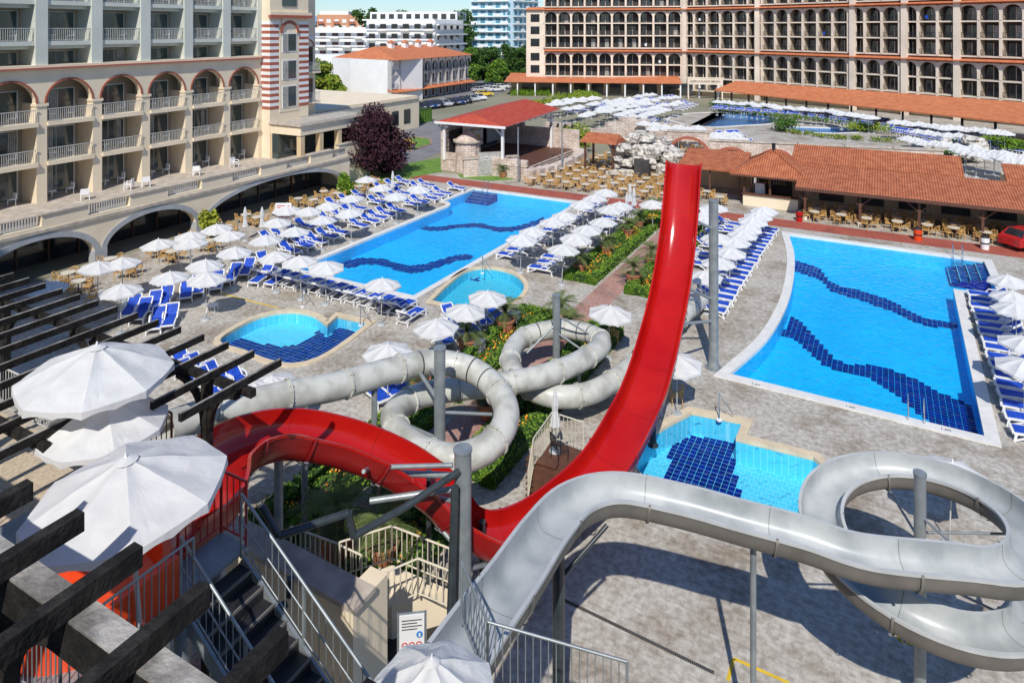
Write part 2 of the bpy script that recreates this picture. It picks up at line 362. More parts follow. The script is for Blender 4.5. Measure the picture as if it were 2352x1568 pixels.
pool('plunge_pool',crv([(1590,948),(1530,980),(1475,1020),(1458,1055),(1475,1095),(1540,1140),(1640,1185),(1790,1215),(1880,1200)],.5)+px([(1910,1088),(1868,1052),(1690,1008),(1706,970)]),.9,.34,M['copeb'],M['poollt'],
 bands=[[(1575,960),(1600,945),(1720,985),(1685,1030),(1690,1090),(1730,1220),(1640,1200),(1530,1100),(1540,1040)]])
pool('lagoon_pool',crv([(1535,275),(1560,264),(1640,259),(1730,262),(1778,272),(1770,284),(1690,289),(1640,292),(1580,288)],2),.9,.6,M['copew'],M['pooldk'])
pool('lagoon_pool',crv([(1790,290),(1850,293),(1950,296),(1990,302),(1920,306),(1830,303)],2),.9,.6,M['copew'],M['pooldk'])
# ------------------------------------------------------------------ ground sheets
g=MB(); B=4000
g.sheet([(-B,-300),(B,-300),(B,5000),(-B,5000)],-.004,M['earth'],POOLS); g.obj('ground')
g=MB(); g.sheet([(-52,-5),(30,-5),(30,150),(-28,150),(-28,81),(-30,66),(-45.5,62),(-46.9,61.0),(-46.9,20),(-52,20)],.004,M['deck'],POOLS); g.obj('pool_deck_paving')
g=MB()
g.sheet([(-47,58.7),(30,58.7),(30,61.0),(-47,61.0)],.009,M['redbrick'])
g.sheet([(-15.5,10),(-13.9,10),(-13.9,58.65),(-15.5,58.65)],.009,M['pathbrick'])
g.obj('brick_path')
g=MB(); g.sheet(px([(895,300),(1000,248),(1110,228),(1180,205),(1330,187),(1330,150),(1100,150),(1080,205),(900,250),(850,330)]),.012,M['asphalt']); g.obj('road')
g=MB(); g.sheet(px([(880,330),(960,282),(1075,270),(1060,290),(1020,345),(940,382),(820,420)]),.016,M['asphalt']); g.obj('road')
g=MB(); g.sheet(px([(905,327),(950,316),(985,320),(990,332),(945,346),(905,345)]),.06,M['grass']); g.sheet(px([(800,425),(880,385),(1015,362),(1015,395),(960,405),(900,420)]),.02,M['grass'])
g.sheet(px([(1050,400),(1130,402),(1185,412),(1130,416),(1060,410)]),.02,M['grass'])
g.obj('lawn')
g=MB()
def loopband(P,w,z0,z1,mt,mb):
    P=ccw(P);O=offset(P,w);n=len(P)
    mb.add([(x,y,z1) for x,y in P]+[(x,y,z1) for x,y in O]+[(x,y,z0) for x,y in O]+[(x,y,z0) for x,y in P],
     [(i,n+i,n+(i+1)%n,(i+1)%n) for i in range(n)]+[(n+i,2*n+i,2*n+(i+1)%n,n+(i+1)%n) for i in range(n)]+[(3*n+i,i,(i+1)%n,3*n+(i+1)%n) for i in range(n)],mt)
loopband(px([(905,327),(950,316),(985,320),(990,332),(945,346),(905,345)]),.25,0,.13,M['pathbrick'],g)
g.obj('kerb')
g=MB()
for i in range(9):
    a=S(945+i*16,252-i*2.6); b=S(975+i*16,256-i*2.6); d=(b-a).normalized(); n=Vector((-d.y,d.x,0))*.06
    g.add([Vector((p.x,p.y,.022)) for p in (a-n,b-n,b+n,a+n)],[(0,1,2,3)],M['paintw'])
g.obj('parking_markings')
g=MB()
def yl(pts,w=.09):
    for i in range(len(pts)-1):
        a=S(*pts[i]);b=S(*pts[i+1]);d=(b-a).normalized();n=Vector((-d.y,d.x,0))*w/2
        g.add([Vector((p.x,p.y,.012)) for p in (a-n,b-n,b+n,a+n)],[(0,1,2,3)],M['painty'])
yl([(1672,1563),(1685,1512),(1812,1568)]); yl([(2066,1440),(2064,1470),(2150,1497),(2155,1450)]); yl([(500,672),(640,708)],.12); 
g.obj('yellow_floor_marking')
g=MB(); a=S(1280,1370);b=S(1640,1545); d=(b-a).normalized();n=Vector((-d.y,d.x,0))*.05
g.add([Vector((p.x,p.y,.011)) for p in (a-n,b-n,b+n,a+n)],[(0,1,2,3)],M['black'])
for i in range(90):
    c=a+(b-a)*(i+.5)/90; g.add([Vector((p.x,p.y,.016)) for p in (c-n-d*.012,c-n+d*.012,c+n+d*.012,c+n-d*.012)],[(0,1,2,3)],M['gslided'])
g.obj('drain_grating')
# ------------------------------------------------------------------ foliage helpers
def leaves(mb,c,rad,n,size,mats,shell=.55):
    c=Vector(c)
    for mt in mats:
        vs=[];fs=[]
        for _ in range(n//len(mats)):
            d=Vector((R.gauss(0,1),R.gauss(0,1),R.gauss(0,1))).normalized(); rr=shell+(1-shell)*R.random()
            p=c+Vector((d.x*rad[0],d.y*rad[1],d.z*rad[2]))*rr
            a=Vector((R.uniform(-1,1),R.uniform(-1,1),R.uniform(-1,1))).normalized(); b=a.orthogonal().normalized()
            s=size*R.uniform(.6,1.3); k=len(vs); vs+=[p-a*s,p-b*s*.6,p+a*s,p+b*s*.6]; fs.append((k,k+1,k+2,k+3))
        mb.add(vs,fs,mt)
def tree(name,base,h,w,mats,dark,nb=16,nl=240,ls=.22,trunkh=.3):
    mb=MB(); b=Vector(base); 
    top=b+Vector((0,0,h*.6)); mb.cyl(b,top,w*.055,w*.025,8,M['trunk'])
    for i in range(nb):
        an=R.uniform(0,6.28); el=R.uniform(trunkh,1.0)
        rr=w*.5*R.uniform(.25,.72)*(1.0-.55*max(0,(el-.55)/.45)**1.3)
        c=b+Vector((math.cos(an)*rr,math.sin(an)*rr,h*(el*.86)))
        st=b+Vector((0,0,h*min(.55,trunkh*.5+el*.35)))
        mb.cyl(st,c,w*.02,w*.006,5,M['trunk'])
        q=w*R.uniform(.13,.24)
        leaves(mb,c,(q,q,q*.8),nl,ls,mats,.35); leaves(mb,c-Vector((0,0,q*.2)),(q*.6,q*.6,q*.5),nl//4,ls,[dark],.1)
    return mb.obj(name)
def bush(name,c,rx,ry,rz,mats,n=700,ls=.12):
    mb=MB(); c=Vector(c); mb.cyl(c,c+Vector((0,0,rz)),.06,.02,5,M['trunk'])
    for i in range(6):
        a=R.uniform(0,6.28); p=c+Vector((math.cos(a)*rx*.5,math.sin(a)*ry*.5,rz*R.uniform(.6,1.3)))
        leaves(mb,p,(rx*.55,ry*.55,rz*.6),n//6,ls,mats,.3)
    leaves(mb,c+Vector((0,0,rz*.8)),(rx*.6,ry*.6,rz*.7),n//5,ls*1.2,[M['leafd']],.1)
    return mb.obj(name)
tree('purple_plum_tree',S(862,408),7.8,8.4,[M['leafp']],M['leafp'],40,420,.16,.16)
for (u,v,h,w,ms) in [(1128,196,12,9,'md'),(1160,192,12.5,10,'dm'),(1190,192,11,9,'dm'),(1072,198,11,9,'mh'),(1212,182,12,8,'d'),(1100,186,12,8,'md'),(738,236,10,8,'my'),(762,242,6.5,7,'hy'),(1235,178,10,7,'dm'),(1215,205,6,7,'dm'),(1145,200,8,8,'mh')]:
    k={'m':M['leafm'],'d':M['leafd'],'y':M['leafy'],'h':M['leafh']}
    tree('broadleaf_tree',S(u,v),h,w,[k[c] for c in ms],M['leafd'],20,240,.32,.18)
mb=MB()
for i in range(70):
    u=R.uniform(700,1300); d=R.uniform(300,420); p=D(u,d,R.uniform(3,17)); q=R.uniform(4,7)
    leaves(mb,p,(q,q,q*.8),200,.8,[M['leafd'],M['leafm']],.2)
for i in range(30):
    u=R.choice([1050,1060,1070,1240,1248])+R.uniform(-8,8); d=R.uniform(225,250); p=D(u,d,R.uniform(2,21)); q=R.uniform(2.5,4)
    leaves(mb,p,(q,q,q),260,.5,[M['leafd'],M['leafm']],.2)
for i in range(14):
    u=R.choice([820,858,930])+R.uniform(-14,14); d=R.uniform(270,290); p=D(u,d,R.uniform(14,23)); q=R.uniform(1.5,3)
    leaves(mb,p,(q,q,q),200,.5,[M['leafd'],M['leafm']],.2)
mb.obj('distant_trees')
for (u,v,rx,rz,ms) in [(1290,243,5,1.2,['leafy','leafh']),(1340,238,5,1.3,['leafy','leafh']),(1250,246,4,1.0,['leafy']),(1355,228,4,1.2,['leafh']),(1310,232,6,1.4,['leafy','leafh']),(1330,352,2.6,1.9,['leafh','leafy']),(1318,338,2.6,1.9,['leafy','leafh']),(1800,303,2.6,1.5,['leafm']),(478,548,1.0,1.3,['leafy']),(797,452,1.0,1.3,['leafh']),(1660,250,3,1.1,['leafm']),(1710,255,4,.9,['leafd','leafm']),(930,345,1.5,.9,['leafh','fpu','fy']),(905,358,1.8,1.0,['leafh','fpu']),(2290,340,4,.9,['leafh']),(2340,350,3,.9,['leafh']),(1690,362,2.5,1.0,['leafy']),(725,262,3,1.6,['leafh']),(745,252,3,1.6,['leafh','leafy']),(1995,305,3.5,.9,['leafy','leafh']),(2180,372,2.2,.9,['leafm']),(1435,262,3,.9,['leafm']),(1215,262,3,1.2,['leafm','leafh'])]:
    bush('shrub',S(u,v),rx,rx*.7,rz,[M[k] for k in ms],900,.16)
mb=MB()
for i in range(260):
    u=R.uniform(1172,1262); p=S(u,218+R.uniform(-2,3)); h=R.uniform(.8,1.8)
    for k in range(5):
        a=R.uniform(0,6.28); q=p+Vector((math.cos(a)*.5,math.sin(a)*.5,h)); w=Vector((math.sin(a),-math.cos(a),0))*.07
        mb.add([p-w,p+w,q],[(0,1,2)],M['leafh'])
mb.obj('ornamental_grass')
def grassline(pts,h,n,mats,name,w=.6):
    mb=MB()
    for i in range(len(pts)-1):
        a,b=pts[i],pts[i+1]
        for _ in range(n):
            p=a.lerp(b,R.random())+Vector((R.uniform(-w,w),R.uniform(-w,w),0)); leaves(mb,p+Vector((0,0,h*.5)),(h*.5,h*.5,h*.5),14,.14,mats,.1)
    return mb.obj(name)
grassline([S(1640,262),S(1760,270),S(1860,278),S(2040,298)],1.1,60,[M['leafm'],M['leafh']],'hedge_row',.8)
grassline([S(1780,300),S(1900,318),S(2080,330)],.8,50,[M['leafm'],M['leafy']],'hedge_row',.8)
grassline([S(2050,300),S(2200,330),S(2360,352)],.9,50,[M['leafh']],'hedge_row',1.0)
# ------------------------------------------------------------------ planters
def hedge(mb,x0,x1,y0,y1,h):
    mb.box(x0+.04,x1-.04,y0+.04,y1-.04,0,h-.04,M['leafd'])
    n=int(((x1-x0)+(y1-y0))*170)
    for mt,k in ((M['leafh'],.75),(M['leafm'],.25)):
        vs=[];fs=[]
        for _ in range(int(n*k)):
            f=R.random()
            if f<.5: p=Vector((R.uniform(x0,x1),R.uniform(y0,y1),h+R.uniform(-.03,.04)))
            elif f<.62: p=Vector((x0+R.uniform(-.03,.02),R.uniform(y0,y1),R.uniform(0,h)))
            elif f<.8: p=Vector((x1+R.uniform(-.02,.03),R.uniform(y0,y1),R.uniform(0,h)))
            else: p=Vector((R.uniform(x0,x1),y0+R.uniform(-.03,.02),R.uniform(0,h)))
            a=Vector((R.uniform(-1,1),R.uniform(-1,1),R.uniform(-.4,.4))).normalized(); b=a.orthogonal().normalized(); s=R.uniform(.035,.075)
            kk=len(vs); vs+=[p-a*s,p-b*s*.7,p+a*s,p+b*s*.7]; fs.append((kk,kk+1,kk+2,kk+3))
        mb.add(vs,fs,mt)
def planter(x0,x1,y0,y1,h=.5):
    mb=MB(); t=.58
    hedge(mb,x0,x0+t,y0,y1,h); hedge(mb,x1-t,x1,y0,y1,h); hedge(mb,x0+t,x1-t,y0,y0+t,h); hedge(mb,x0+t,x1-t,y1-t,y1,h)
    mb.box(x0+t,x1-t,y0+t,y1-t,0,.12,M['soil'])
    A=(x1-x0-2*t)*(y1-y0-2*t)
    for mt,n,s,z in ((M['leafm'],60,.08,.2),(M['fo'],20,.045,.28),(M['fy'],16,.045,.28)):
        vs=[];fs=[]
        for _ in range(int(A*n)):
            p=Vector((R.uniform(x0+t,x1-t),R.uniform(y0+t,y1-t),z+R.uniform(-.06,.06)))
            if mt!=M['leafm'] and noise.noise(p*1.1)<-.1: continue
            for q in range(3 if mt==M['leafm'] else 2):
                a=Vector((R.uniform(-1,1),R.uniform(-1,1),R.uniform(-.3,.3))).normalized(); b=a.orthogonal().normalized(); kk=len(vs)
                vs+=[p-a*s,p-b*s,p+a*s,p+b*s]; fs.append((kk,kk+1,kk+2,kk+3))
        mb.add(vs,fs,mt)
    return mb.obj('hedge_planter')
planter(-17.9,-15.7,39.8,57.0); planter(-13.7,-11.7,39.4,57.0)
planter(-17.9,-15.8,24.5,34.2); planter(-17.9,-15.8,14.5,23.2)
planter(-13.7,-11.8,20.5,34.0); planter(-13.7,-11.8,11.5,19.0)
mb=MB()
for i in range(7):
    z0,z1=i*.08,(i+1)*.08; mb.cyl((0,0,z0),(0,0,z1),.24+.16*(i/7)**.7,.24+.16*((i+1)/7)**.7,16,M['terr'],caps=(i==0))
mb.cyl((0,0,.56),(0,0,.64),.44,.44,16,M['terr']); mb.cyl((0,0,.641),(0,0,.65),.38,.38,14,M['soil'])
mb.cyl((0,0,.6),(0,0,1.05),.12,.09,8,M['trunk'])
for i in range(26):
    an=i*2.399; L=R.uniform(.8,1.15); el=R.uniform(.15,1.3); pts=[]
    for k in range(9):
        t=k/8; r=L*t*math.cos(el*(1-.35*t)); z=1.05+L*t*math.sin(el)*1.0-.55*L*t*t
        pts.append(Vector((math.cos(an)*r,math.sin(an)*r,z)))
    sd=Vector((-math.sin(an),math.cos(an),0)); vs=[];fs=[]
    for k in range(1,9):
        mb.cyl(pts[k-1],pts[k],.012,.009,4,M['leafl'],caps=False)
        for sg in(-1,1):
            for h in (0,.5):
                p=pts[k-1].lerp(pts[k],h); d=(pts[k]-pts[k-1]).normalized(); l=.26*math.sin(math.pi*(k+.5)/10)+.04
                tip=p+sd*sg*l*.8+d*l*.8-Vector((0,0,l*.15)); b=len(vs); vs+=[p,p+d*.035,tip]; fs.append((b,b+1,b+2))
    mb.add(vs,fs,M['leafl'])
palm=mb.mesh('potted_palm')
for (u,v,s) in [(1331,628,1.0),(1392,585,1.0),(1442,545,1),(1468,525,1),(1503,495,1),(1455,655,1.15),(1497,612,1.1),(1161,765,1.2),(1072,810,1.1),(965,905,1.1),(903,1178,1.15),(775,1283,1.4),(879,1297,1.1),(1120,960,1.1),(1290,745,1.1),(1155,408,1.0),(1072,392,1.2),(760,1060,1),(1308,780,1.0)]:
    inst(palm,'potted_palm',S(u,v),R.uniform(0,6),s)
# ------------------------------------------------------------------ umbrellas
def umbrella_mesh(r=1.05,top=2.5,rim=2.12,n=8,pole=.022,val=.12,base=True,inset=.09,seg=6,sag=.045):
    mb=MB(); vs=[];fs=[]; rings=8
    tot=n*seg
    for j in range(rings+1):
        t=j/rings
        for i in range(tot):
            a=2*math.pi*i/tot; k=(i%seg)/seg; ins=1-inset*math.sin(math.pi*k)*t**1.2
            rr=r*t*ins; z=top-(top-rim)*(t**1.15)-sag*r*math.sin(math.pi*k)*math.sin(math.pi*min(1,t*.9))
            z+=.018*r*noise.noise(Vector((math.cos(a)*t*5,math.sin(a)*t*5,r)))
            vs.append((math.cos(a)*rr,math.sin(a)*rr,z))
    for i in range(tot):
        a=2*math.pi*i/tot; k=(i%seg)/seg; rr=r*(1-inset*math.sin(math.pi*k))*1.005
        z=rim-val*(1-.35*abs(math.sin(math.pi*k*2)))
        vs.append((math.cos(a)*rr,math.sin(a)*rr,z))
    for j in range(rings+1):
        for i in range(tot): fs.append((j*tot+i,j*tot+(i+1)%tot,(j+1)*tot+(i+1)%tot,(j+1)*tot+i))
    mb.add(vs,fs,M['cloth'])
    mb.cyl((0,0,top-.02),(0,0,top+.09),.035,.012,8,M['whitem'])
    if r>1.2:
        mb.cyl((0,0,top-.03),(0,0,top+.02),.16,.05,16,M['cloth'])
    for i in range(n):
        a=2*math.pi*i/n; mb.cyl((0,0,top-.06),(math.cos(a)*r*.98,math.sin(a)*r*.98,rim-.02),.010,.008,4,M['railw'],caps=False)
        mb.cyl((0,0,rim-.25),(math.cos(a)*r*.5,math.sin(a)*r*.5,top-(top-rim)*.5-.05),.008,.008,4,M['railw'],caps=False)
    mb.cyl((0,0,0),(0,0,top),pole,pole,8,M['railw'])
    if base: mb.cyl((0,0,0),(0,0,.10),.26,.20,14,M['grey']); mb.cyl((0,0,.10),(0,0,.35),.035,.035,8,M['grey'])
    return mb.mesh('parasol')
um=umbrella_mesh()
def ump(u,v,s=1.0,z=2.25):
    p=S(u,v,z*s); inst(um,'parasol',(p.x,p.y,0),R.uniform(0,.8),s*R.uniform(.95,1.04),(R.uniform(-.06,.06),R.uniform(-.06,.06)))
for u,v in [(808,453),(808,487),(740,503),(710,481),(756,467),(657,479),(635,508),(675,529),(610,552),(635,586),(536,578),(531,537),(500,524),(437,540),(440,560),(367,561),(692,600),(748,610),(465,608),(390,633),(472,640),(282,604),(222,613),(277,668),(875,432),(910,450),(958,432),(842,411),(875,650),(1115,677),(1063,709),(1003,750),(890,805),(625,875),(580,895),(1195,547),(1226,525),(1270,505),(1298,490),(1340,465),(1388,440),(1368,453),(1290,571),(1320,546),(1350,527),(1385,508),(1400,480),(1395,717),(1555,828),(1620,500),(1757,481),(1742,494),(1728,505),(1716,519),(1703,534),(1692,552),(1676,574),(1650,600),(1622,627),(1640,470),(1615,480),(1650,545),(2320,641),(2325,681),(2335,711),(2350,790),(2352,840),(110,655),(2180,1085),(1425,472),(1500,468)]:
    ump(u,v)
for row in [((1255,240),(1370,225),8),((1300,248),(1500,215),12),((1340,262),(1490,237),10),((1400,238),(1555,222),10),((1420,262),(1560,234),10),((1560,290),(1600,292),2),((1650,232),(1790,244),12),((1800,245),(2010,268),15),((2060,280),(2310,305),15),((2080,318),(2350,358),13),((2110,300),(2200,312),5),((2200,345),(2350,368),8),((1640,320),(1700,318),4),((1380,250),(1480,228),7),((1440,270),(1530,252),7),((1480,282),(1600,300),6),((1505,292),(1560,300),3),((1600,308),(1690,308),5),((1280,232),(1360,222),5)]:
    (u0,v0),(u1,v1),n=row
    for i in range(n):
        t=i/max(1,n-1); ump(u0+(u1-u0)*t+R.uniform(-4,4),v0+(v1-v0)*t+R.uniform(-1.5,1.5),1.15)
mb=MB(); mb.cyl((0,0,0),(0,0,2.5),.022,.022,8,M['railw']); mb.cyl((0,0,0),(0,0,.1),.26,.2,14,M['grey'])
tot=16; vs=[];fs=[]; prof=[(2.55,.03),(2.3,.08),(1.9,.12),(1.65,.09),(1.3,.14),(1.05,.17)]
for z,r in prof:
    for i in range(tot): a=2*math.pi*i/tot; rr=r*(1+.3*(i%2)); vs.append((math.cos(a)*rr,math.sin(a)*rr,z))
for j in range(len(prof)-1):
    for i in range(tot): fs.append((j*tot+i,j*tot+(i+1)%tot,(j+1)*tot+(i+1)%tot,(j+1)*tot+i))
mb.add(vs,fs,M['cloth']); cum=mb.mesh('closed_parasol')
for u,v in [(1440,515),(1456,500),(563,553),(602,553),(902,455),(1447,490)]:
    inst(cum,'closed_parasol',S(u,v),R.random(),1.0)
# ------------------------------------------------------------------ loungers
mb=MB(); w=.33
for sx in(-w,w):
    pts=[Vector((sx,-.95,.30)),Vector((sx,-.3,.34)),Vector((sx,.30,.32)),Vector((sx,.90,.30))]
    for i in range(3): mb.beam(pts[i],pts[i+1],.06,.08,M['whitem'])
    mb.beam((sx,.35,.34),(sx,.92,.78),.06,.07,M['whitem'])
    for y,dy in((-.85,-.08),(.75,.06)):
        mb.beam((sx,y,.30),(sx*1.08,y+dy,0),.06,.08,M['whitem'])
    mb.beam((sx,-.9,.03),(sx,-.35,.28),.05,.06,M['whitem'])
    mb.beam((sx*1.1,-.05,.33),(sx*1.1,.12,.55),.05,.05,M['whitem']); mb.beam((sx*1.1,.1,.55),(sx*1.1,.5,.56),.08,.05,M['whitem'])
mb.beam((-w,-.95,.31),(w,-.95,.31),.09,.07,M['whitem']); mb.beam((-w,.93,.79),(w,.93,.79),.08,.09,M['whitem'])
mb.beam((-w,.75,.15),(w,.75,.15),.04,.04,M['whitem'])
mb.hexa([(-w+.04,-.88,.325),(w-.04,-.88,.325),(w-.04,.34,.345),(-w+.04,.34,.345)],[(-w+.04,-.88,.365),(w-.04,-.88,.365),(w-.04,.34,.385),(-w+.04,.34,.385)],M['blue'])
mb.hexa([(-w+.04,.37,.35),(w-.04,.37,.35),(w-.04,.88,.745),(-w+.04,.88,.745)],[(-w+.04,.35,.39),(w-.04,.35,.39),(w-.04,.86,.79),(-w+.04,.86,.79)],M['blue'])
lou=mb.mesh('sun_lounger')
def lrow(x0,y0,x1,y1,sp,rz,gap=0,jit=.06):
    a=Vector((x0,y0));b=Vector((x1,y1));n=int((b-a).length/sp)
    for i in range(n+1):
        if gap and i%gap==gap-1: continue
        p=a.lerp(b,i/max(1,n)); inst(lou,'sun_lounger',(p.x+R.uniform(-jit,jit),p.y+R.uniform(-jit,jit),.005),rz+R.uniform(-.07,.07))
q=math.pi/2
lrow(-36.9,35,-36.9,56.5,1.15,q,6,.12); lrow(-40.2,36,-40.2,56,1.2,q,5,.15); lrow(-43.0,46,-43.0,56,1.5,q,4,.15)
lrow(-34.8,31.0,-25.2,31.0,.88,math.pi,0)
lrow(-22.6,41.5,-22.2,57,1.1,-q,6,.1); lrow(-19.6,40.2,-19.6,57,1.1,-q,6,.1)
lrow(-8.6,39.0,-8.1,56.5,.88,q,0); lrow(-11,46,-10.8,56.5,1.0,q,4)
lrow(5.35,33.0,5.35,48.6,.95,-q,0); 
for (u,v,r) in [(600,648,.3),(640,652,.1),(535,643,.6),(567,630,.6),(498,662,.8),(455,672,.9),(428,683,.9),(380,698,.8),(352,712,.8),(325,730,.7),(300,722,.7),(390,745,.8),(360,752,.8),(610,612,1.2),(700,566,1.4),
    (1040,745,1.0),(1075,758,.9),(1105,742,.9),(1135,730,.9),(1050,770,.9),(1020,785,.9),(860,915,1.2),(890,900,1.2),(915,890,1.2),
    (440,880,1.4),(480,900,1.4),(460,865,1.4),(520,905,1.4),(500,885,1.4),(550,890,1.4),(420,850,1.2),(945,735,math.pi),(925,715,math.pi),(900,712,math.pi)]:
    inst(lou,'sun_lounger',S(u,v)+Vector((0,0,.005)),r)
def prow(u0,v0,u1,v1,n,off):
    a=S(u0,v0);b=S(u1,v1);d=(b-a).normalized(); rz=math.atan2(d.y,d.x)+off
    for i in range(n):
        if i%6==5: continue
        p=a.lerp(b,i/(n-1)); inst(lou,'sun_lounger',p+Vector((0,0,.005)),rz+R.uniform(-.05,.05),1.1)
prow(1640,252,1800,268,26,0); prow(1800,266,2040,300,34,0); prow(1800,256,2040,286,30,0); prow(2050,305,2200,330,26,0); prow(2110,335,2352,380,34,0); prow(2060,296,2330,322,36,0)
prow(1370,248,1560,226,24,0); prow(1400,262,1580,240,22,0); prow(1310,262,1490,232,24,0); prow(1480,275,1540,300,10,0); prow(1630,330,1720,336,14,0); prow(2200,330,2352,352,20,0); prow(1560,255,1600,240,6,0); prow(1420,275,1540,252,18,0); prow(1640,318,1700,314,10,0)
mb=MB(); mb.box(-.25,.25,-.25,.25,.38,.42,M['whitem'])
for sx in(-.2,.2):
    for sy in(-.2,.2): mb.beam((sx,sy,.38),(sx*1.15,sy*1.15,0),.04,.04,M['whitem'])
st=mb.mesh('side_table')
for u,v in [(488,716),(520,660),(1260,620),(1005,800),(870,702)]: inst(st,'side_table',S(u,v)+Vector((0,0,.005)),R.random())
# ------------------------------------------------------------------ chairs + tables
mb=MB()
for sx,sy in((-.2,-.2),(.2,-.2),(-.2,.2),(.2,.2)): mb.cyl((sx*1.1,sy*1.1,0),(sx,sy,.44),.018,.018,5,M['rattan'])
mb.box(-.23,.23,-.23,.23,.43,.47,M['rattan'])
pr=None
for i in range(9):
    a=math.pi*i/8; x=.25*math.cos(a); y=.05+.23*math.sin(a); z=.66+.17*math.sin(a)
    p=Vector((x,y,z))
    if pr: mb.cyl(pr,p,.024,.024,5,M['rattan'])
    mb.cyl((x*.9,y*.9,.45),p,.016,.016,4,M['rattan'],caps=False); pr=p
chair=mb.mesh('rattan_chair')
mb=MB(); mb.cyl((0,0,.72),(0,0,.75),.42,.42,18,M['ttop']); mb.cyl((0,0,0),(0,0,.72),.035,.035,6,M['black']); mb.cyl((0,0,0),(0,0,.04),.25,.2,10,M['black'])
table=mb.mesh('cafe_table')
def tset(x,y,n=4):
    inst(table,'cafe_table',(x,y,.005)); a0=R.uniform(0,1.5)
    for i in range(n):
        a=a0+i*2*math.pi/n+R.uniform(-.15,.15); inst(chair,'rattan_chair',(x+.62*math.cos(a),y+.62*math.sin(a),.005),a-math.pi/2+R.uniform(-.3,.3))
y=62.2
while y<80:
    x=-31.5+(y-62)*.12
    while x<-17.8:
        if not(-27<x<-24 and y>72) : tset(x+R.uniform(-.2,.2),y+R.uniform(-.2,.2))
        x+=1.95
    y+=1.9
y=62.0
while y<66.5:
    x=-4.9
    while x<14: tset(x+R.uniform(-.15,.15),y+R.uniform(-.15,.15)); x+=1.95
    y+=1.5
for x,y in [(-16,63),(-14.5,65),(-13,63.4),(-19,66),(-16.5,66.8)]: tset(x,y)
for y in range(24,56,3):
    for x in (-44.8,-42.6 if y<35 else -45.9): tset(x+R.uniform(-.3,.3),y+R.uniform(-.3,.3))
for u,v in [(150,740),(210,700),(1410,790),(1400,780),(1555,930),(1530,915)]: inst(chair,'rattan_chair',S(u,v),R.random()*6,1.0)
for u,v in [(1650,345),(1600,345),(1620,352),(1580,350),(1560,338)]:
    p=S(u,v); tset(p.x,p.y)
# ------------------------------------------------------------------ railings
def railing(mb,pts,h,mt,sp=.13,rr=.012,tr=.025,post=1.6):
    for i in range(len(pts)-1):
        a=Vector(pts[i]);b=Vector(pts[i+1]);L=(b-a).length; Z=Vector((0,0,1))
        mb.cyl(a+Z*h,b+Z*h,tr,tr,6,mt); mb.cyl(a+Z*.1,b+Z*.1,tr*.7,tr*.7,6,mt)
        n=max(1,int(L/sp))
        for k in range(n+1):
            p=a.lerp(b,k/n); mb.cyl(p+Z*.1,p+Z*h,rr,rr,4,mt,caps=False)
        n=max(1,int(L/post))
        for k in range(n+1):
            p=a.lerp(b,k/n); mb.cyl(p,p+Z*h,tr,tr,6,mt)
# ------------------------------------------------------------------ facade helpers
def fm(P,Q):
    u=(Q-P); u.z=0; L=u.length; u.normalize(); n=Vector((u.y,-u.x,0))
    m=Matrix(((u.x,n.x,0,P.x),(u.y,n.y,0,P.y),(0,0,1,0),(0,0,0,1))); return m,L
def archspan(mb,c,a,spring,ztop,w0,w1,mt,rise=None,n=12,trim=None,tw=.16):
    rise=rise or a; C=[(c-a*math.cos(math.pi*i/n),spring+rise*math.sin(math.pi*i/n)) for i in range(n+1)]
    for i in range(n):
        (x0,z0),(x1,z1)=C[i],C[i+1]; mb.prism([(x0,z0),(x1,z1),(x1,ztop),(x0,ztop)],w0,w1,mt)
    if trim:
        k=1+tw/a; kr=1+tw/rise
        O=[(c-a*k*math.cos(math.pi*i/n),spring+rise*kr*math.sin(math.pi*i/n)) for i in range(n+1)]
        for i in range(n): mb.prism([C[i],C[i+1],O[i+1],O[i]],w1+.002,w1+.05,trim)
def balrail(mb,x0,x1,w,z,mt,h=1.0,sp=.14,t=.03):
    mb.box(x0,x1,w-.03,w+.03,z+h-.05,z+h,mt); mb.box(x0,x1,w-.02,w+.02,z+.1,z+.14,mt)
    n=max(1,int((x1-x0)/sp))
    for i in range(1,n): x=x0+(x1-x0)*i/n; mb.box(x-t/2,x+t/2,w-t/2,w+t/2,z+.14,z+h-.05,mt)
# ------------------------------------------------------------------ left hotel
hb=MB(); hb.M=Matrix(((0,1,0,-54),(1,0,0,0),(0,0,1,0),(0,0,0,1)))
ys=[27.4+4*k for k in range(-5,6)]
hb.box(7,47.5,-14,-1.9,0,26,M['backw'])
def bay(y0,y1,z,up=False):
    c=(y0+y1)/2
    hb.box(c-1.35,c+1.35,-1.9,-1.84,z+.05,z+2.3,M['railw'] if up else M['white'])
    for k in range(2):
        x0=c-1.28+k*1.3; hb.box(x0,x0+1.24,-1.84,-1.80,z+.1,z+2.22,M['glassg'])
    s=R.random()
    if s<.75: 
        x0=c-1.25+R.choice([0,1.9,.6]);
        for k in range(R.choice([3,5,6])): hb.box(x0+k*.13,x0+k*.13+.09,-1.80,-1.74,z+.1,z+2.2,M['curtain'])
    hb.cyl((c-.8,-.9,z+.45),(c-.8,-.9,z+.5),.3,.3,10,M['whitem']); hb.box(c+.3,c+.75,-1.2,-.75,z+.4,z+.46,M['whitem']); hb.box(c+.7,c+.76,-1.2,-.75,z+.46,z+.85,M['whitem']); hb.box(c+.33,c+.38,-1.15,-1.1,z,z+.4,M['whitem']); hb.box(c+.68,c+.73,-.82,-.77,z,z+.4,M['whitem']); hb.box(c-.83,c-.77,-.93,-.87,z,z+.45,M['whitem'])
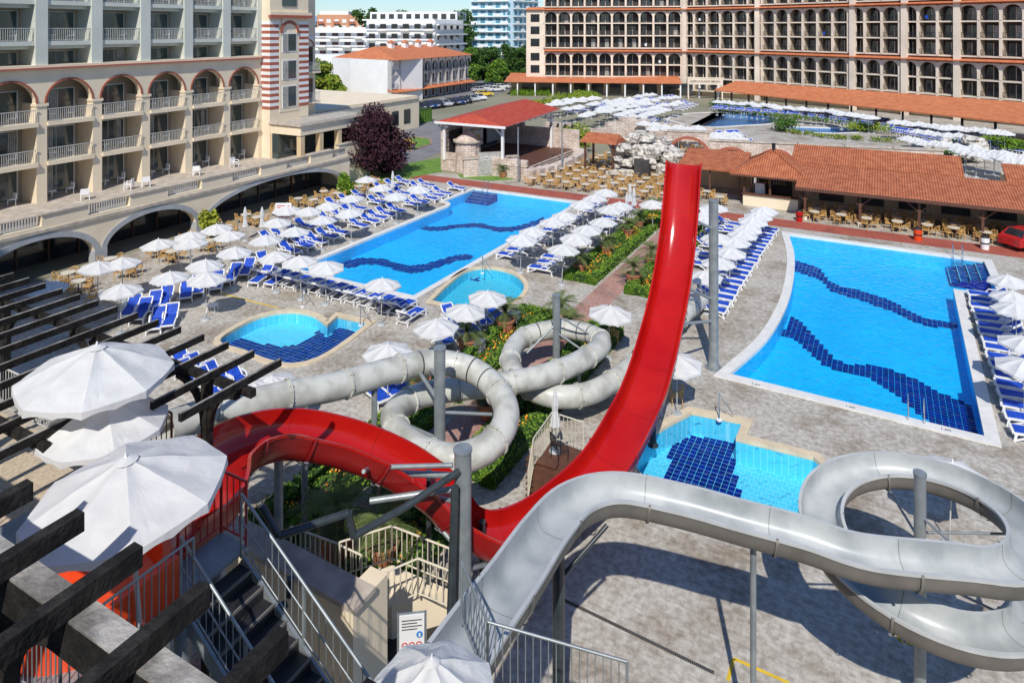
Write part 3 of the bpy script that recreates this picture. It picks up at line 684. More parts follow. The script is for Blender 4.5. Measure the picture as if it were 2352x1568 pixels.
for y in ys[:-1]:
    y0,y1=y+.35,y+3.65
    for z in (3.3,6.2,9.1): bay(y0,y1,z)
    for z in (6.2,9.1):
        hb.box(y0,y1,-1.9,.25,z-.22,z,M['cream']); hb.box(y0-.02,y1+.02,.2,.32,z-.26,z+.06,M['cream']); balrail(hb,y0,y1,.22,z,M['railw'])
    archspan(hb,y+2,1.65,10.5,12.85,-.5,0,M['cream'],trim=M['brickred'],tw=.14)
    hb.box(y0,y0+.06,-1.9,-.5,3.3,12,M['cream'])
    for z in (12.0,15.0,18.0,21.0):
        if z>12.5: hb.box(y+.42,y+3.58,-1.9,-.05,z-.22,z,M['pale']); hb.box(y+.42,y+3.58,-.1,.0,z-.28,z+.05,M['pale']); balrail(hb,y+.42,y+3.58,-.06,z,M['railw'])
        bay(y0,y1,z,True)
        if z>12.5: hb.box(y+.42,y+3.58,-1.9,-.5,z-.55,z-.23,M['pale'])
for y in ys:
    hb.box(y-.35,y+.35,-1.9,.12,3.2,10.5,M['cream']); hb.box(y-.35,y+.35,-.5,0,10.5,12.85,M['cream'])
    hb.box(y-.42,y+.42,-1.2,.2,10.3,10.5,M['cream']); hb.box(y-.42,y+.42,-1.9,.1,13.2,26,M['pale'])
hb.box(7,47.4,-1.9,.15,12.85,13.0,M['cream']); hb.box(7,47.4,-1.9,.35,13.0,13.12,M['brickred']); hb.box(7,47.4,-1.9,.25,13.12,13.3,M['cream'])
for z in (15,18,21,24): hb.box(7,47.5,-1.9,-1.0,z-.2,z-.05,M['pale'])
hb.box(47.5,52.6,-12,1.2,3.2,26,M['cream'])
for z in [8.0+i*.62 for i in range(14)]:
    for a,b in ((47.48,48.6),(51.3,52.62)): hb.box(a,b,-.3,1.23,z,z+.3,M['brickred']); hb.box(a-.003,b+.003,-.3,1.226,z+.3,z+.62,M['white'])
hb.box(48.7,51.2,1.2,1.24,7.6,15.0,M['cream'])
for z,t in ((4.2,2.0),(8.0,2.2),(10.8,2.0),(13.6,1.9)):
    hb.box(49.0,50.9,1.24,1.28,z,z+t,M['white']); hb.box(49.1,50.8,1.28,1.30,z+.1,z+t-.1,M['glassg'])
    for k in range(3): hb.box(49.15+k*.22,49.3+k*.22,1.30,1.33,z+.1,z+t-.1,M['curtain'])
archspan(hb,49.95,.97,15.5,17.0,1.24,1.3,M['cream'],trim=M['brickred'],tw=.3)
hb.box(47.3,52.8,1.2,1.6,17.0,17.3,M['brickred']); hb.box(47.3,52.8,1.2,1.5,17.3,17.6,M['cream'])
hb.box(49.0,50.9,1.24,1.29,18.2,20.2,M['glassg'])
hb.box(52.6,54.8,-12,.0,3.2,26,M['cream'])
hb.box(53.0,54.4,0,.05,12,14,M['glass']); hb.box(53.0,54.4,0,.05,8.5,10.6,M['glass']); hb.box(52.65,54.8,0,.4,11.2,11.4,M['brickred'])
for z in (11.4,8.2): hb.box(52.65,54.7,0,.9,z-.2,z,M['cream']); balrail(hb,52.65,54.7,.88,z,M['railw'])
archspan(hb,53.7,.7,14.0,15.1,.05,.12,M['white'],trim=M['brickred'],tw=.12)
hb.box(47.6,57.5,1.2,5.2,5.7,6.6,M['cream']); hb.box(47.4,57.7,1.1,5.4,6.6,6.75,M['cope_s'])
for y in (47.7,50.2,52.8,55.2,57.0): hb.box(y,y+.5,4.6,5.15,3.2,5.7,M['creamd'])
hb.box(47.6,57.4,1.4,2.2,3.2,5.7,M['glassg']); balrail(hb,47.6,57.5,5.1,6.75,M['railw'],.8)
hb.box(47.6,57.5,1.0,1.4,3.2,5.7,M['creamd'])
hb.box(6,52.4,-1.9,6.5,2.95,3.25,M['cope_s'])
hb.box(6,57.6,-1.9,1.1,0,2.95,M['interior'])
hb.box(52.4,58,1,5.6,0,3.3,M['cream'])
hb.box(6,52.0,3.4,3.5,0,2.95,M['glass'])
for y in range(8,52,2): hb.box(y,y+.12,3.5,3.6,0,2.95,M['woodbr'])
W0,W1=6.4,7.0
arcs=[(12.6,19.6),(20.3,27.2),(28.0,35.0),(36.0,51.3)]
prev=6
for a,b in arcs:
    hb.box(prev,a,W0,W1,0,3.0,M['cream']); hb.box(prev-.02,a+.02,W0-.05,W1+.08,0,.9,M['grey'])
    c=(a+b)/2;r=(b-a)/2; rise=1.75 if r<5 else 1.95; sp_=.8
    archspan(hb,c,r,sp_,3.0,W0,W1,M['cream'],rise=rise,n=20,trim=M['grey'],tw=.38)
    prev=b
hb.box(prev,52.4,W0,W1,0,3.0,M['cream'])
hb.box(6,52.5,W0-.0,W1+.12,3.0,3.2,M['cope_s']);
y=6.5;k=0
while y<52:
    y1=min(y+2.9,52.2)
    if k%2==0: hb.box(y,y1,W0+.1,W1,3.2,4.1,M['cream']); hb.box(y-.1,y1+.1,W0,W1+.1,4.1,4.2,M['cope_s'])
    else:
        hb.box(y,y1,W0+.1,W1,3.2,3.4,M['cream']); balrail(hb,y+.1,y1-.1,W0+.35,3.3,M['grey'],.8,.16,.07); hb.box(y+.1,y1-.1,W0+.2,W0+.5,4.05,4.12,M['cope_s'])
    y=y1;k+=1
hb.box(57.5,58,3,5.6,3.3,4.2,M['cream']); hb.box(52.4,58,5.2,5.6,3.3,4.1,M['cream']); hb.box(52.3,58.1,5.1,5.7,4.1,4.2,M['cope_s'])
hb.obj('hotel_building')
mb=MB()
mb.box(-.28,.28,-.28,.28,.38,.43,M['whitem']); mb.box(-.28,.28,.24,.30,.43,.85,M['whitem'])
for sx in(-.27,.27):
    mb.box(sx-.03,sx+.03,-.28,.28,.6,.64,M['whitem'])
    for sy in(-.25,.25): mb.box(sx-.03,sx+.03,sy-.03,sy+.03,0,.62,M['whitem'])
pc=mb.mesh('plastic_chair')
for x,y in [(-52.4,33),(-52.1,34.2),(-52.3,39.0),(-52.2,29.5),(-52.4,43)]: inst(pc,'plastic_chair',(x,y,3.25),R.random()*6)
mb=MB(); mb.box(-100,-66,66,90,0,4.6,M['cream']); mb.box(-100.2,-65.8,65.8,90.2,4.6,4.75,M['cope_s']); mb.box(-100,-66.2,66.1,89.9,4.75,5.1,M['cream'])
for i in range(7): mb.box(-65.98,-65.93,68+i*3,69.6+i*3,1,3.2,M['glass'])
mb.obj('service_building')
mb=MB(); mb.box(-58,-50,60,64.5,0,3.6,M['cream']); mb.box(-58.2,-49.8,59.8,64.7,3.6,3.75,M['cope_s']); mb.box(-49.99,-49.94,60.6,63.6,.3,2.8,M['glassg']); mb.obj('entrance_pavilion')
mb=MB(); p=S(962,281); mb.box(p.x-1.3,p.x+1.3,p.y-2,p.y+2,0,2.2,M['leafm']); 
for i in range(9): mb.box(p.x+1.3,p.x+1.36,p.y-2+i*.45,p.y-1.9+i*.45,0,2.25,M['grass'])
mb.box(p.x-1.35,p.x+1.35,p.y-2.05,p.y+2.05,2.2,2.28,M['leafd']); mb.obj('green_utility_container')
# ------------------------------------------------------------------ the viewpoint's own hotel, behind the camera (its shade falls on the far left)
mb=MB()
for x0,x1,yf,h in ((-75,-24,-9,36),(-24,30,-4,14.2)):
    mb.box(x0,x1,-34,yf,0,h,M['cream']); mb.box(x0+.01,x1-.01,-34.3,yf+.3,h,h+.4,M['cope_s'])
    for k in range(int(h/3.1)-1):
        for i in range(int((x1-x0)/4)): mb.box(x0+1+i*4,x0+3.4+i*4,yf,yf+.05,1+k*3.1,3.2+k*3.1,M['glass'])
mb.obj('hotel_wing_building')
# ------------------------------------------------------------------ right hotel
hb=MB()
PP=[S(1250,215),S(1565,219),S(1750,232),S(2352,292),S(2352,292)+(S(2352,292)-S(1750,232))*.25]
FL=[(1.4,4.3,'r'),(4.3,7.2,'r'),(7.2,10.2,'a'),(11.2,14.2,'r'),(14.2,17.2,'r'),(17.2,20.2,'a'),(21.2,24.2,'r'),(24.2,27.2,'r')]
for si in range(len(PP)-1):
    m,L=fm(PP[si],PP[si+1]); hb.M=m; n=max(1,round(L/3.2)); bw=L/n
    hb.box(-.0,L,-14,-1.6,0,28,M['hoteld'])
    for z0,z1,ty in FL:
        hb.box(0,L,-1.6,.02,z0-.18,z0+.08,M['hotel'])
        for i in range(n):
            x0=i*bw; c=x0+bw/2
            hb.box(x0-.22,x0+.22,-.5,.1,z0+.08,z1-.18,M['hotel'])
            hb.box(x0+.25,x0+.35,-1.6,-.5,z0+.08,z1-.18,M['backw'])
            hb.box(c-.95,c-.05,-1.6,-1.5,z0+.1,z0+2.3,M['glass']); hb.box(c+.02,c+.12,-1.6,-1.45,z0+.1,z0+2.3,M['hotel'])
            if R.random()<.5: hb.box(c+.2,c+.9,-1.58,-1.48,z0+.1,z0+2.2,M['curtain'] if R.random()<.4 else M['glass'])
            if R.random()<.04: hb.box(c-.4,c+.1,-.005,.02,z0+.5,z0+1.08,R.choice([M['whitem'],M['blue'],M['whitem']]))
            if ty=='a':
                a=(bw-.44)/2; archspan(hb,c,a,z1-.18-a*.95,z1-.1,-.3,.06,M['hotel'],rise=a*.88,n=8,trim=M['hotel'],tw=.1)
            hb.box(x0+.22,x0+bw-.22,-.06,-.01,z0+1.0,z0+1.06,M['black']); hb.box(x0+.22,x0+bw-.22,-.05,-.02,z0+.18,z0+.22,M['black'])
            for k in range(9): xx=x0+.3+k*(bw-.6)/8; hb.box(xx-.025,xx+.025,-.05,-.02,z0+.2,z0+1.0,M['black'])
    for zb in (10.2,20.2):
        hb.box(0,L,-1.6,.3,zb-.05,zb+.15,M['brickred'])
        hb.hexa([(0,-1.6,zb+.15),(L,-1.6,zb+.15),(L,1.0,zb+.15),(0,1.0,zb+.15)],[(0,-1.6,zb+.85),(L,-1.6,zb+.85),(L,1.0,zb+.25),(0,1.0,zb+.25)],M['tilef'])
    hb.box(0,L,-1.5,-1.2,0,1.3,M['creamd'])
for si,t in ((1,.05),(1,.95),(2,.42),(2,.62),(2,.8)):
    m,L=fm(PP[si],PP[si+1]); hb.M=m; x=L*t
    hb.box(x-.5,x+.5,-.5,.5,0,28,M['hotel'])
m,L=fm(PP[0],PP[1]); hb.M=m
hb.box(-4.5,0,-10,-.5,0,20.5,M['hotel'])
for z in (2,5,8,11.5,14.5,17.5): hb.box(-3.4,-1.2,-.5,-.45,z,z+1.9,M['glass'])
hb.hexa([(-5,-10,20.5),(0.0,-10,20.5),(0.0,.2,20.5),(-5,.2,20.5)],[(-4,-9,21.4),(0,-9,21.4),(0,-.2,21.0),(-4,-.2,21.0)],M['tilef'])
hb.hexa([(-9,-6,4.2),(L*.98,-1.0,4.2),(L*.98,6.5,3.2),(-9,6.5,3.2)],[(-9,-6,4.6),(L*.98,-1.0,4.6),(L*.98,6.5,3.35),(-9,6.5,3.35)],M['tilef'])
for i in range(12): hb.box(i*4.2-6,i*4.2-5.7,5.8,6.1,0,3.2,M['white'])
hb.box(-8,L*.95,-.4,1.5,0,3.6,M['creamd'])
for i in range(11): hb.box(i*4.2-5.3,i*4.2-2.4,1.5,1.56,.3,2.9,M['glass'])
hb.M=None
A0=S(1640,209,3.2);A1=S(2352,287,3.2);B0=S(1690,188,4.9);B1=S(2352,238,4.9)
A2=A1+(A1-A0)*.25;B2=B1+(B1-B0)*.25
n=16
for i in range(n):
    t0=i/n;t1=(i+1)/n
    a=A0.lerp(A2,t0);b=A0.lerp(A2,t1);c=B0.lerp(B2,t1);d=B0.lerp(B2,t0);Z=Vector((0,0,.18))
    hb.hexa([a,b,c,d],[a+Z,b+Z,c+Z,d+Z],M['tilef'])
    p=a.lerp(d,.06); hb.box(p.x-.16,p.x+.16,p.y-.16,p.y+.16,0,3.2,M['wooddk'])
hb.obj('hotel_building')
def text(name,body,loc,rot,size,mt,ext=.02,parent=None):
    c=bpy.data.curves.new(name,'FONT'); c.body=body; c.size=size; c.extrude=ext; c.align_x='CENTER'; c.align_y='CENTER'
    o=bpy.data.objects.new(name,c); scene.collection.objects.link(o); o.location=loc; o.rotation_euler=rot; c.materials.append(mt)
    if parent: o.parent=parent
    return o
mb=MB(); m,L=fm(S(1590,228),S(1650,229)); mb.M=m
mb.box(-1.0,L+1,-.3,0,3.3,4.7,M['hotel']); mb.box(-1.2,L+1.2,-.35,.05,4.7,4.9,M['cream'])
mb.box(-1,-.7,-.3,0,0,3.3,M['hotel']); mb.box(L+.7,L+1,-.3,0,0,3.3,M['hotel'])
so=mb.obj('hotel_entrance_sign')
cp=m@Vector((L/2,.05,4.0)); ang=math.atan2(m[1][0],m[0][0])
text('sign_lettering','NORVA SUNNY BEACH',cp,(math.radians(90),0,ang),.62,M['woodbr'],.02,so)
# ------------------------------------------------------------------ stone walls
mb=MB(); m,L=fm(S(1440,372),S(2165,411)); mb.M=m
nn=7; bw=L/nn
for i in range(nn):
    c=(i+.5)*bw; a=1.7 if i!=1 else 2.3; rise=1.2 if i!=1 else 2.2; zt=3.0 if i!=1 else 3.9
    mb.box(i*bw,c-a,-.4,.3,0,zt,M['stone']); mb.box(c+a,(i+1)*bw,-.4,.3,0,zt,M['stone'])
    archspan(mb,c,a,.9,zt,-.4,.3,M['stone'],rise=rise,n=12,trim=M['brickred'],tw=.32)
    mb.box(i*bw-.05,(i+1)*bw+.05,-.5,.4,zt,zt+.15,M['cope_s'])
mb.obj('stone_arcade_wall')
mb=MB(); m,L=fm(S(1215,340),S(1500,318)); mb.M=m
k=0;x=0
while x<L:
    h=2.6+.7*math.sin(k*1.3); mb.box(x,min(L,x+2.4),-.4,.3,0,h,M['stone']); x+=2.4;k+=1
mb.obj('stone_wall')
mb=MB(); m,L=fm(S(1500,315),S(1640,330)); mb.M=m
mb.box(0,L,-.4,.3,0,2.2,M['stone']); mb.obj('stone_wall')
def rock(mb,c,r,sc=(1,1,1)):
    bm=bmesh.new(); bmesh.ops.create_cube(bm,size=1.5); bmesh.ops.bevel(bm,geom=bm.edges[:],offset=.22,segments=1,affect='EDGES'); bmesh.ops.subdivide_edges(bm,edges=bm.edges[:],cuts=2,use_grid_fill=True); off=Vector((R.uniform(0,50),R.uniform(0,50),R.uniform(0,50)))
    rot=Matrix.Rotation(R.uniform(0,6),3,'Z')@Matrix.Rotation(R.uniform(-.35,.35),3,'X')
    vs=[]
    for v in bm.verts:
        p=v.co.copy(); d=1+.28*noise.noise(p*1.3+off)+.22*noise.noise(p*3.3+off); p=rot@(p*d)
        vs.append((c[0]+p.x*r*sc[0],c[1]+p.y*r*sc[1],c[2]+p.z*r*sc[2]))
    bm.verts.index_update(); fs=[[v.index for v in f.verts] for f in bm.faces]; bm.free(); mb.add(vs,fs,M['rock'])
mb=MB()
for i in range(125):
    u=R.uniform(1408,1550); t=abs(u-1478)/72; p=S(u,412-R.uniform(0,24)); rock(mb,(p.x,p.y,R.uniform(.1,4.5-1.7*t)),R.uniform(.4,.95),(1.2,1.1,.75))
c_=S(1490,404); mb.box(c_.x-.8,c_.x+.8,c_.y-2.6,c_.y+1,0,2.2,M['interior'])
mb.obj('rock_grotto')
mb=MB()
for i in range(34):
    p=S(R.uniform(2140,2270),R.uniform(395,412)); rock(mb,(p.x,p.y+8,R.uniform(.3,2.8)),R.uniform(.4,.9),(1.2,1,.7))
mb.obj('rock_outcrop')
mb=MB(); p=S(1385,400); x,y=p.x,p.y
for sx in(-1.6,1.6):
    for sy in (-1.2,1.2): mb.box(x+sx-.1,x+sx+.1,y+sy-.1,y+sy+.1,0,3.6,M['woodbr'])
mb.hexa([(x-2.1,y-1.7,3.6),(x+2.1,y-1.7,3.6),(x+2.1,y+1.7,3.6),(x-2.1,y+1.7,3.6)],[(x-1.8,y-.05,4.5),(x+1.8,y-.05,4.5),(x+1.8,y+.05,4.5),(x-1.8,y+.05,4.5)],M['tile']); mb.obj('tiled_pavilion')
# ------------------------------------------------------------------ stage
mb=MB()
mb.box(-43.5,-33.0,64,77,0,1.2,M['stone']); mb.box(-43.3,-33.2,64.2,76.8,1.2,1.25,M['woodbr'])
mb.box(-43.9,-43.5,64,77,0,4.6,M['stone']); mb.box(-43.5,-40,76.8,77.2,0,4.8,M['stone']); mb.box(-43.5,-33,64,64.4,1.25,2.0,M['stone'])
mb.box(-43.49,-43.4,65,76,1.3,4.3,M['interior'])
mb.box(-40,-32.5,76.9,77.2,0,3.6,M['stone'])
for i in range(10):
    a=-1.2+i*.27; x=-33+1.8*math.cos(a);y=70.5+7*math.sin(a); mb.box(x-.5,x+.5,y-.9,y+.9,0,1.22+.003*i,M['stone'])
rz=[(-44.2,63.3,5.5),(-35.2,63.3,5.5),(-35.2,77.4,6.0),(-44.2,77.4,6.0)]; rt=[(-39.9,64.0,6.5),(-39.5,64.0,6.5),(-39.5,76.7,7.0),(-39.9,76.7,7.0)]
mb.hexa(rz,rt,M['tiler'])
mb.box(-44.25,-35.15,63.2,63.35,5.3,5.55,M['white'])
for x,y in ((-36,64.2),(-36,76.5),(-43.4,64.0)):
    mb.box(x-.13,x+.13,y-.13,y+.13,1.2,5.5,M['white'])
    mb.beam((x,y,4.3),(x-1.2,y,5.4),.12,.12,M['white'])
for i in range(8): mb.beam((-36,64.5+i*1.6,5.3),(-43,64.5+i*1.6,5.3),.12,.15,M['white'])
mb.beam((-36,64,5.35),(-36,76.8,5.6),.15,.2,M['white'])
mb.box(-42.9,-42.8,67.0,71.4,1.9,4.6,M['white']); mb.box(-42.9,-42.8,72.4,76,1.9,4.6,M['curtain'])
so=mb.obj('open_air_stage')
cols=[M['fo'],paint('letter_green',(.1,.5,.1)),CARC[5],paint('letter_blue',(.05,.25,.6)),M['fy'],paint('letter_pink',(.7,.1,.35))]
for r,(wd,z) in enumerate((('ANIMATION',3.9),('TEAM',2.8))):
    for i,ch in enumerate(wd):
        text('banner_letter',ch,(-42.76,69.2+(i-(len(wd)-1)/2)*(.45 if r==0 else .8),z),(math.radians(90),0,math.radians(90)),.66 if r==0 else 1.2,cols[(i+r)%6],.01,so)
mb=MB(); p=S(1075,392); mb.cyl((p.x,p.y,0),(p.x,p.y,3.3),1.5,1.4,16,M['stone'],smooth=False); mb.cyl((p.x,p.y,3.3),(p.x,p.y,3.5),1.7,1.7,16,M['cope_s']); mb.cyl((p.x,p.y,3.5),(p.x,p.y,4.6),1.45,.15,16,M['stone'],smooth=False); mb.obj('stone_turret')
mb=MB(); m,L=fm(S(1065,408),S(1190,400)); mb.M=m; mb.box(0,L,-.5,0,0,1.9,M['stone']); mb.box(-.1,L+.1,-.6,.1,1.9,2.02,M['cope_s']); mb.box(1.6,4.2,0,.06,.2,2.6,M['curtain']); sw=mb.obj('stone_wall')
tp=m@Vector((2.9,.09,1.9)); text('stage_lettering','NORVA',tp,(math.radians(90),0,math.atan2(m[1][0],m[0][0])),.62,M['white'],.01,sw)
mb=MB()
for u,v,h in ((1291,402,8.2),(1190,420,8.0)):
    p=S(u,v); mb.cyl(p,p+Vector((0,0,h*.72)),.09,.07,8,M['steel']); 
mb.cyl(S(1291,402)+Vector((-1.5,0,5.8)),S(1291,402)+Vector((1.5,0,5.8)),.05,.05,6,M['steel'])
for i in range(4):
    c=S(1291,402)+Vector((-1.3+i*.85,0,5.55)); mb.cyl(c,c+Vector((0,-.25,-.3)),.12,.16,8,M['black'])
mb.obj('stage_light_pole')
# ------------------------------------------------------------------ restaurant roofs
mb=MB()
def slabroof(x0,x1,y0,z0,y1,z1,mt,t=.14):
    mb.hexa([(x0,y0,z0),(x1,y0,z0),(x1,y1,z1),(x0,y1,z1)],[(x0,y0,z0+t),(x1,y0,z0+t),(x1,y1,z1+t),(x0,y1,z1+t)],mt)
slabroof(-6.4,18,61.2,2.65,67,3.6,M['tile'])
mb.box(-6.4,18,61.14,61.19,2.55,2.80,M['woodbr'])
for i in range(40): mb.beam((-6.2+i*.62,61.25,2.58),(-6.2+i*.62,67,3.53),.08,.12,M['woodbr'])
for i in range(6):
    x=-5.7+i*4.1; mb.box(x-.09,x+.09,61.75,61.93,0,2.45,M['woodbr']); mb.box(x-.16,x+.16,61.68,62.0,0,.35,M['cream'])
    for sg in(-1,1): mb.beam((x,61.84,1.65),(x+sg*.85,61.84,2.4),.1,.1,M['woodbr'])
mb.box(-6.4,18,61.78,61.9,2.38,2.56,M['woodbr']); mb.box(-6.2,18,67,67.3,0,3.4,M['creamd'])
for i in range(7): mb.box(-5+i*3.1,-3+i*3.1,66.9,66.98,.6,2.5,M['interior'])
slabroof(-7.5,6,68,3.5,71.5,4.6,M['tile']); slabroof(-7.5,6,74.5,3.5,71.52,4.6,M['tile']); mb.box(-7.4,5.9,68.2,74.3,0,3.5,M['creamd'])
slabroof(9,22,69,3.2,72,4.2,M['tile']); mb.box(9.2,22,69.3,74,0,3.2,M['creamd'])
mb.obj('restaurant_building')
mb=MB()
x0,x1,y0,y1=-11.1,-6.5,64.2,69
for x in (x0+.1,x1-.1,(x0+x1)/2):
    for y in (y0+.1,y1-.1): mb.box(x-.09,x+.09,y-.09,y+.09,0,3,M['woodbr'])
mb.box(x0,x1,y0,y0+.3,0,1.05,M['cream']); mb.box(x0-.1,x1+.1,y0-.15,y0+.4,1.05,1.12,M['woodbr']); mb.box(x0,x0+.3,y0+.31,y1,0,1.05,M['cream']); mb.box(x1-.3,x1,y0+.31,y1,0,1.05,M['cream'])
mb.box(x0+.5,x1-.5,y1-.6,y1-.2,0,2.8,M['interior'])
for i in range(14):
    xx=x0+.7+i*.23; mb.cyl((xx,y1-.75,1.3),(xx,y1-.75,1.65),.05,.03,6,R.choice([M['whitem'],M['terr'],M['grass'],M['fy']]))
mb.box(x0+.9,x0+1.7,y0+1,y0+1.5,0,1.9,M['whitem'])
cx,cy=(x0+x1)/2,(y0+y1)/2
mb.add([(x0-1,y0-1,2.95),(x1+1,y0-1,2.95),(x1+1,y1+1,2.95),(x0-1,y1+1,2.95),(cx,cy,4.75)],[(0,1,4),(2,3,4)],M['tile'])
mb.add([(x0-1,y0-1,2.95),(x1+1,y0-1,2.95),(x1+1,y1+1,2.95),(x0-1,y1+1,2.95),(cx,cy,4.75)],[(1,2,4),(3,0,4)],tilemat('terracotta_tiles_side',(.42,.115,.045),(.60,.20,.085),'Y'))
mb.box(x0-1,x1+1,y0-1.0,y0-.95,2.8,2.96,M['woodbr']); mb.box(x1+.95,x1+1,y0-.94,y1+1,2.8,2.96,M['woodbr'])
for a in((x0-1,y0-1),(x1+1,y0-1),(x1+1,y1+1),(x0-1,y1+1)): mb.cyl((a[0],a[1],3.0),(cx,cy,4.8),.09,.09,6,M['tile'])
mb.cyl((cx,cy,4.65),(cx,cy,5.35),.16,.16,8,M['black']); mb.cyl((cx,cy,5.35),(cx,cy,5.45),.28,.1,8,M['black'])
mb.obj('bar_kiosk')
mb=MB()
slabroof(-17.5,-11.4,65.5,2.6,70.5,3.6,M['tile'])
for x in(-17.2,-14.4,-11.7): mb.box(x-.08,x+.08,65.8,65.96,0,2.6,M['woodbr'])
mb.box(-17.5,-11.4,70.4,70.7,0,3.5,M['creamd']); mb.obj('tiled_shelter')
for u,v,c in ((2108,552,'orange'),(1836,508,'red'),(2262,572,'white')):
    mb=MB(); p=S(u,v); mb.cyl((0,0,0),(0,0,.85),.26,.30,14,M[c]); mb.cyl((0,0,.85),(0,0,.95),.31,.22,14,M['black']); mb.cyl((0,0,.4),(0,0,.5),.292,.295,14,M['black']); inst(mb.mesh('litter_bin'),'litter_bin',p)
# ------------------------------------------------------------------ distant buildings
def block(mb,P,Q,depth,h,z0,mt,gl,fh=3.0,bw=3.2,rail=None):
    m,L=fm(P,Q); mb.M=m; mb.box(0,L,-depth,0,z0,h,mt); n=max(1,int(L/bw)); k=int((h-z0)/fh)
    for j in range(k):
        for i in range(n):
            c=(i+.5)*L/n; z=z0+j*fh+.5
            mb.box(c-bw*.3,c+bw*.3,0,.06,z,z+1.8,gl)
            if rail and (i+j)%2==0: mb.box(c-bw*.42,c+bw*.42,.06,1.1,z-.35,z-.2,mt); mb.box(c-bw*.42,c+bw*.42,1.0,1.1,z-.2,z+.7,rail)
    for sd in(0,1):
        for j in range(k):
            for i in range(max(1,int(depth/4))):
                y=-(i+.5)*4; z=z0+j*fh+.6
                x=L if sd else -.06
                mb.box(x,x+.06,y-.8,y+.8,z,z+1.6,gl)
    mb.M=None
mb=MB(); Lp,C,Rt=S(762,224),S(890,238),S(1075,208)
for P,Q in((Lp,C),(C,Rt)):
    m,L=fm(P,Q); mb.M=m; mb.box(0,L,-10,-.002 if P is C else 0,0,9.2,M['white']); n=int(L/3)
    if P is C:
        for j in range(2):
            for i in range(n):
                c=(i+.5)*L/n; mb.box(c-1,c+1,0,.08,3.4+j*2.9,5.4+j*2.9,M['glass'])
                mb.box(c-1.2,c+1.2,.08,.9,3.0+j*2.9,3.12+j*2.9,M['white']); balrail(mb,c-1.2,c+1.2,.88,3.1+j*2.9,M['black'],.9,.25)
                mb.box(c-1.5,c-1.25,0,1.0,0,9.0,M['white'])
                if j==1: archspan(mb,c,1.25,7.4,9.2,.7,1.0,M['white'],rise=1.1,n=8)
        for i in range(n): c=(i+.5)*L/n; mb.box(c-1.1,c+1.1,.0,.08,.3,2.4,M['brn'])
        mb.hexa([(0,0,2.5),(L,0,2.5),(L,2.6,2.3),(0,2.6,2.3)],[(0,0,3.0),(L,0,3.0),(L,2.6,2.4),(0,2.6,2.4)],M['tilef'])
    else:
        for j in range(3): mb.box(L*.85,L*.95,0,.05,1.0+j*2.9,2.8+j*2.9,M['glass'])
mb.M=None
m,L=fm(C,Rt); nrm=Vector((m[0][1],m[1][1],0)); A=(C-Lp).normalized(); 
def zz(v,z): return Vector((v.x,v.y,z))
c1=C+nrm*1.6+A*1.0; c2=Rt+nrm*1.6; c3=Rt+(Lp-C)-nrm*.6; c4=Lp-A*.6+nrm*.6
u2=(Rt-C).normalized(); r1=(C+Lp)/2+u2*6; r2=(Rt+Rt+(Lp-C))/2-u2*6
mb.add([zz(c1,9.2),zz(c2,9.2),zz(c3,9.2),zz(c4,9.2),zz(r1,11.8),zz(r2,11.8)],[(0,1,5,4),(1,2,5),(2,3,4,5),(3,0,4)],M['tilef'])
for t in (.15,.4,.65,.9):
    p=r1.lerp(r2,t)+nrm*2; mb.box(p.x-.6,p.x+.6,p.y-.6,p.y+.6,10.3,12.6,M['white']); mb.hexa([(p.x-.8,p.y-.8,12.6),(p.x+.8,p.y-.8,12.6),(p.x+.8,p.y+.8,12.6),(p.x-.8,p.y+.8,12.6)],[(p.x-.1,p.y-.1,13.2),(p.x+.1,p.y-.1,13.2),(p.x+.1,p.y+.1,13.2),(p.x-.1,p.y+.1,13.2)],M['tilef'])
mb.obj('white_villa_with_tiled_roof')
mb=MB()
block(mb,D(700,235,0),D(842,228,0),16,16,0,M['white'],M['brn'],3.0,4.0,M['white']); block(mb,D(842,215,0),D(1000,205,0),18,18.5,0,M['white'],M['glass'],3.0,3.6,M['brn']); block(mb,D(1000,206,0),D(1062,222,0),18,17,0,M['white'],M['brn'],3.0,4.0,M['white'])
block(mb,D(850,235,0),D(1050,230,0),14,21.5,18.5,M['white'],M['glass'],2.9,3.0)
block(mb,D(720,205,0),D(880,196,0),10,8,0,M['white'],M['brn'],3,3.4)
for P,Q,z in ((D(700,233,0),D(842,226,0),16),(D(842,213,0),D(1000,203,0),18.5),(D(1000,204,0),D(1062,220,0),17)):
    m,L=fm(P,Q); mb.M=m
    for k in range(5): mb.box(-.5,L+.5,0,1.6,z-.2-k*3,z+.25-k*3,M['white'])
mb.M=None
mb.obj('white_apartment_building')
mb=MB(); block(mb,D(1083,262,0),D(1170,258,0),14,48,0,M['bltower'],M['blglass'],2.9,3.0,M['white']); block(mb,D(1178,256,0),D(1236,268,0),14,46,0,M['bltower'],M['blglass'],2.9,2.6,M['white'])
m,L=fm(D(1083,262,0),D(1236,262,0)); mb.M=m; mb.box(L*.55,L*.64,-12,2.2,0,50,M['bltower']); mb.M=None
for k in range(16):
    m,L=fm(D(1083,262,0),D(1170,258,0)); mb.M=m; mb.box(0,L,0,1.3,k*2.9-.1,k*2.9+.12,M['white'])
    m,L=fm(D(1178,256,0),D(1236,268,0)); mb.M=m; mb.box(0,L,0,1.3,k*2.9-.1,k*2.9+.12,M['white'])
mb.M=None
mb.obj('blue_apartment_tower')
mb=MB(); block(mb,D(728,330,0),D(835,335,0),18,22.5,0,M['peach'],M['white'],3.0,3.4,M['brickred']); block(mb,D(735,340,0),D(800,342,0),18,24.5,22,M['white'],M['glass'],3,4); mb.obj('peach_apartment_building')
mb=MB()
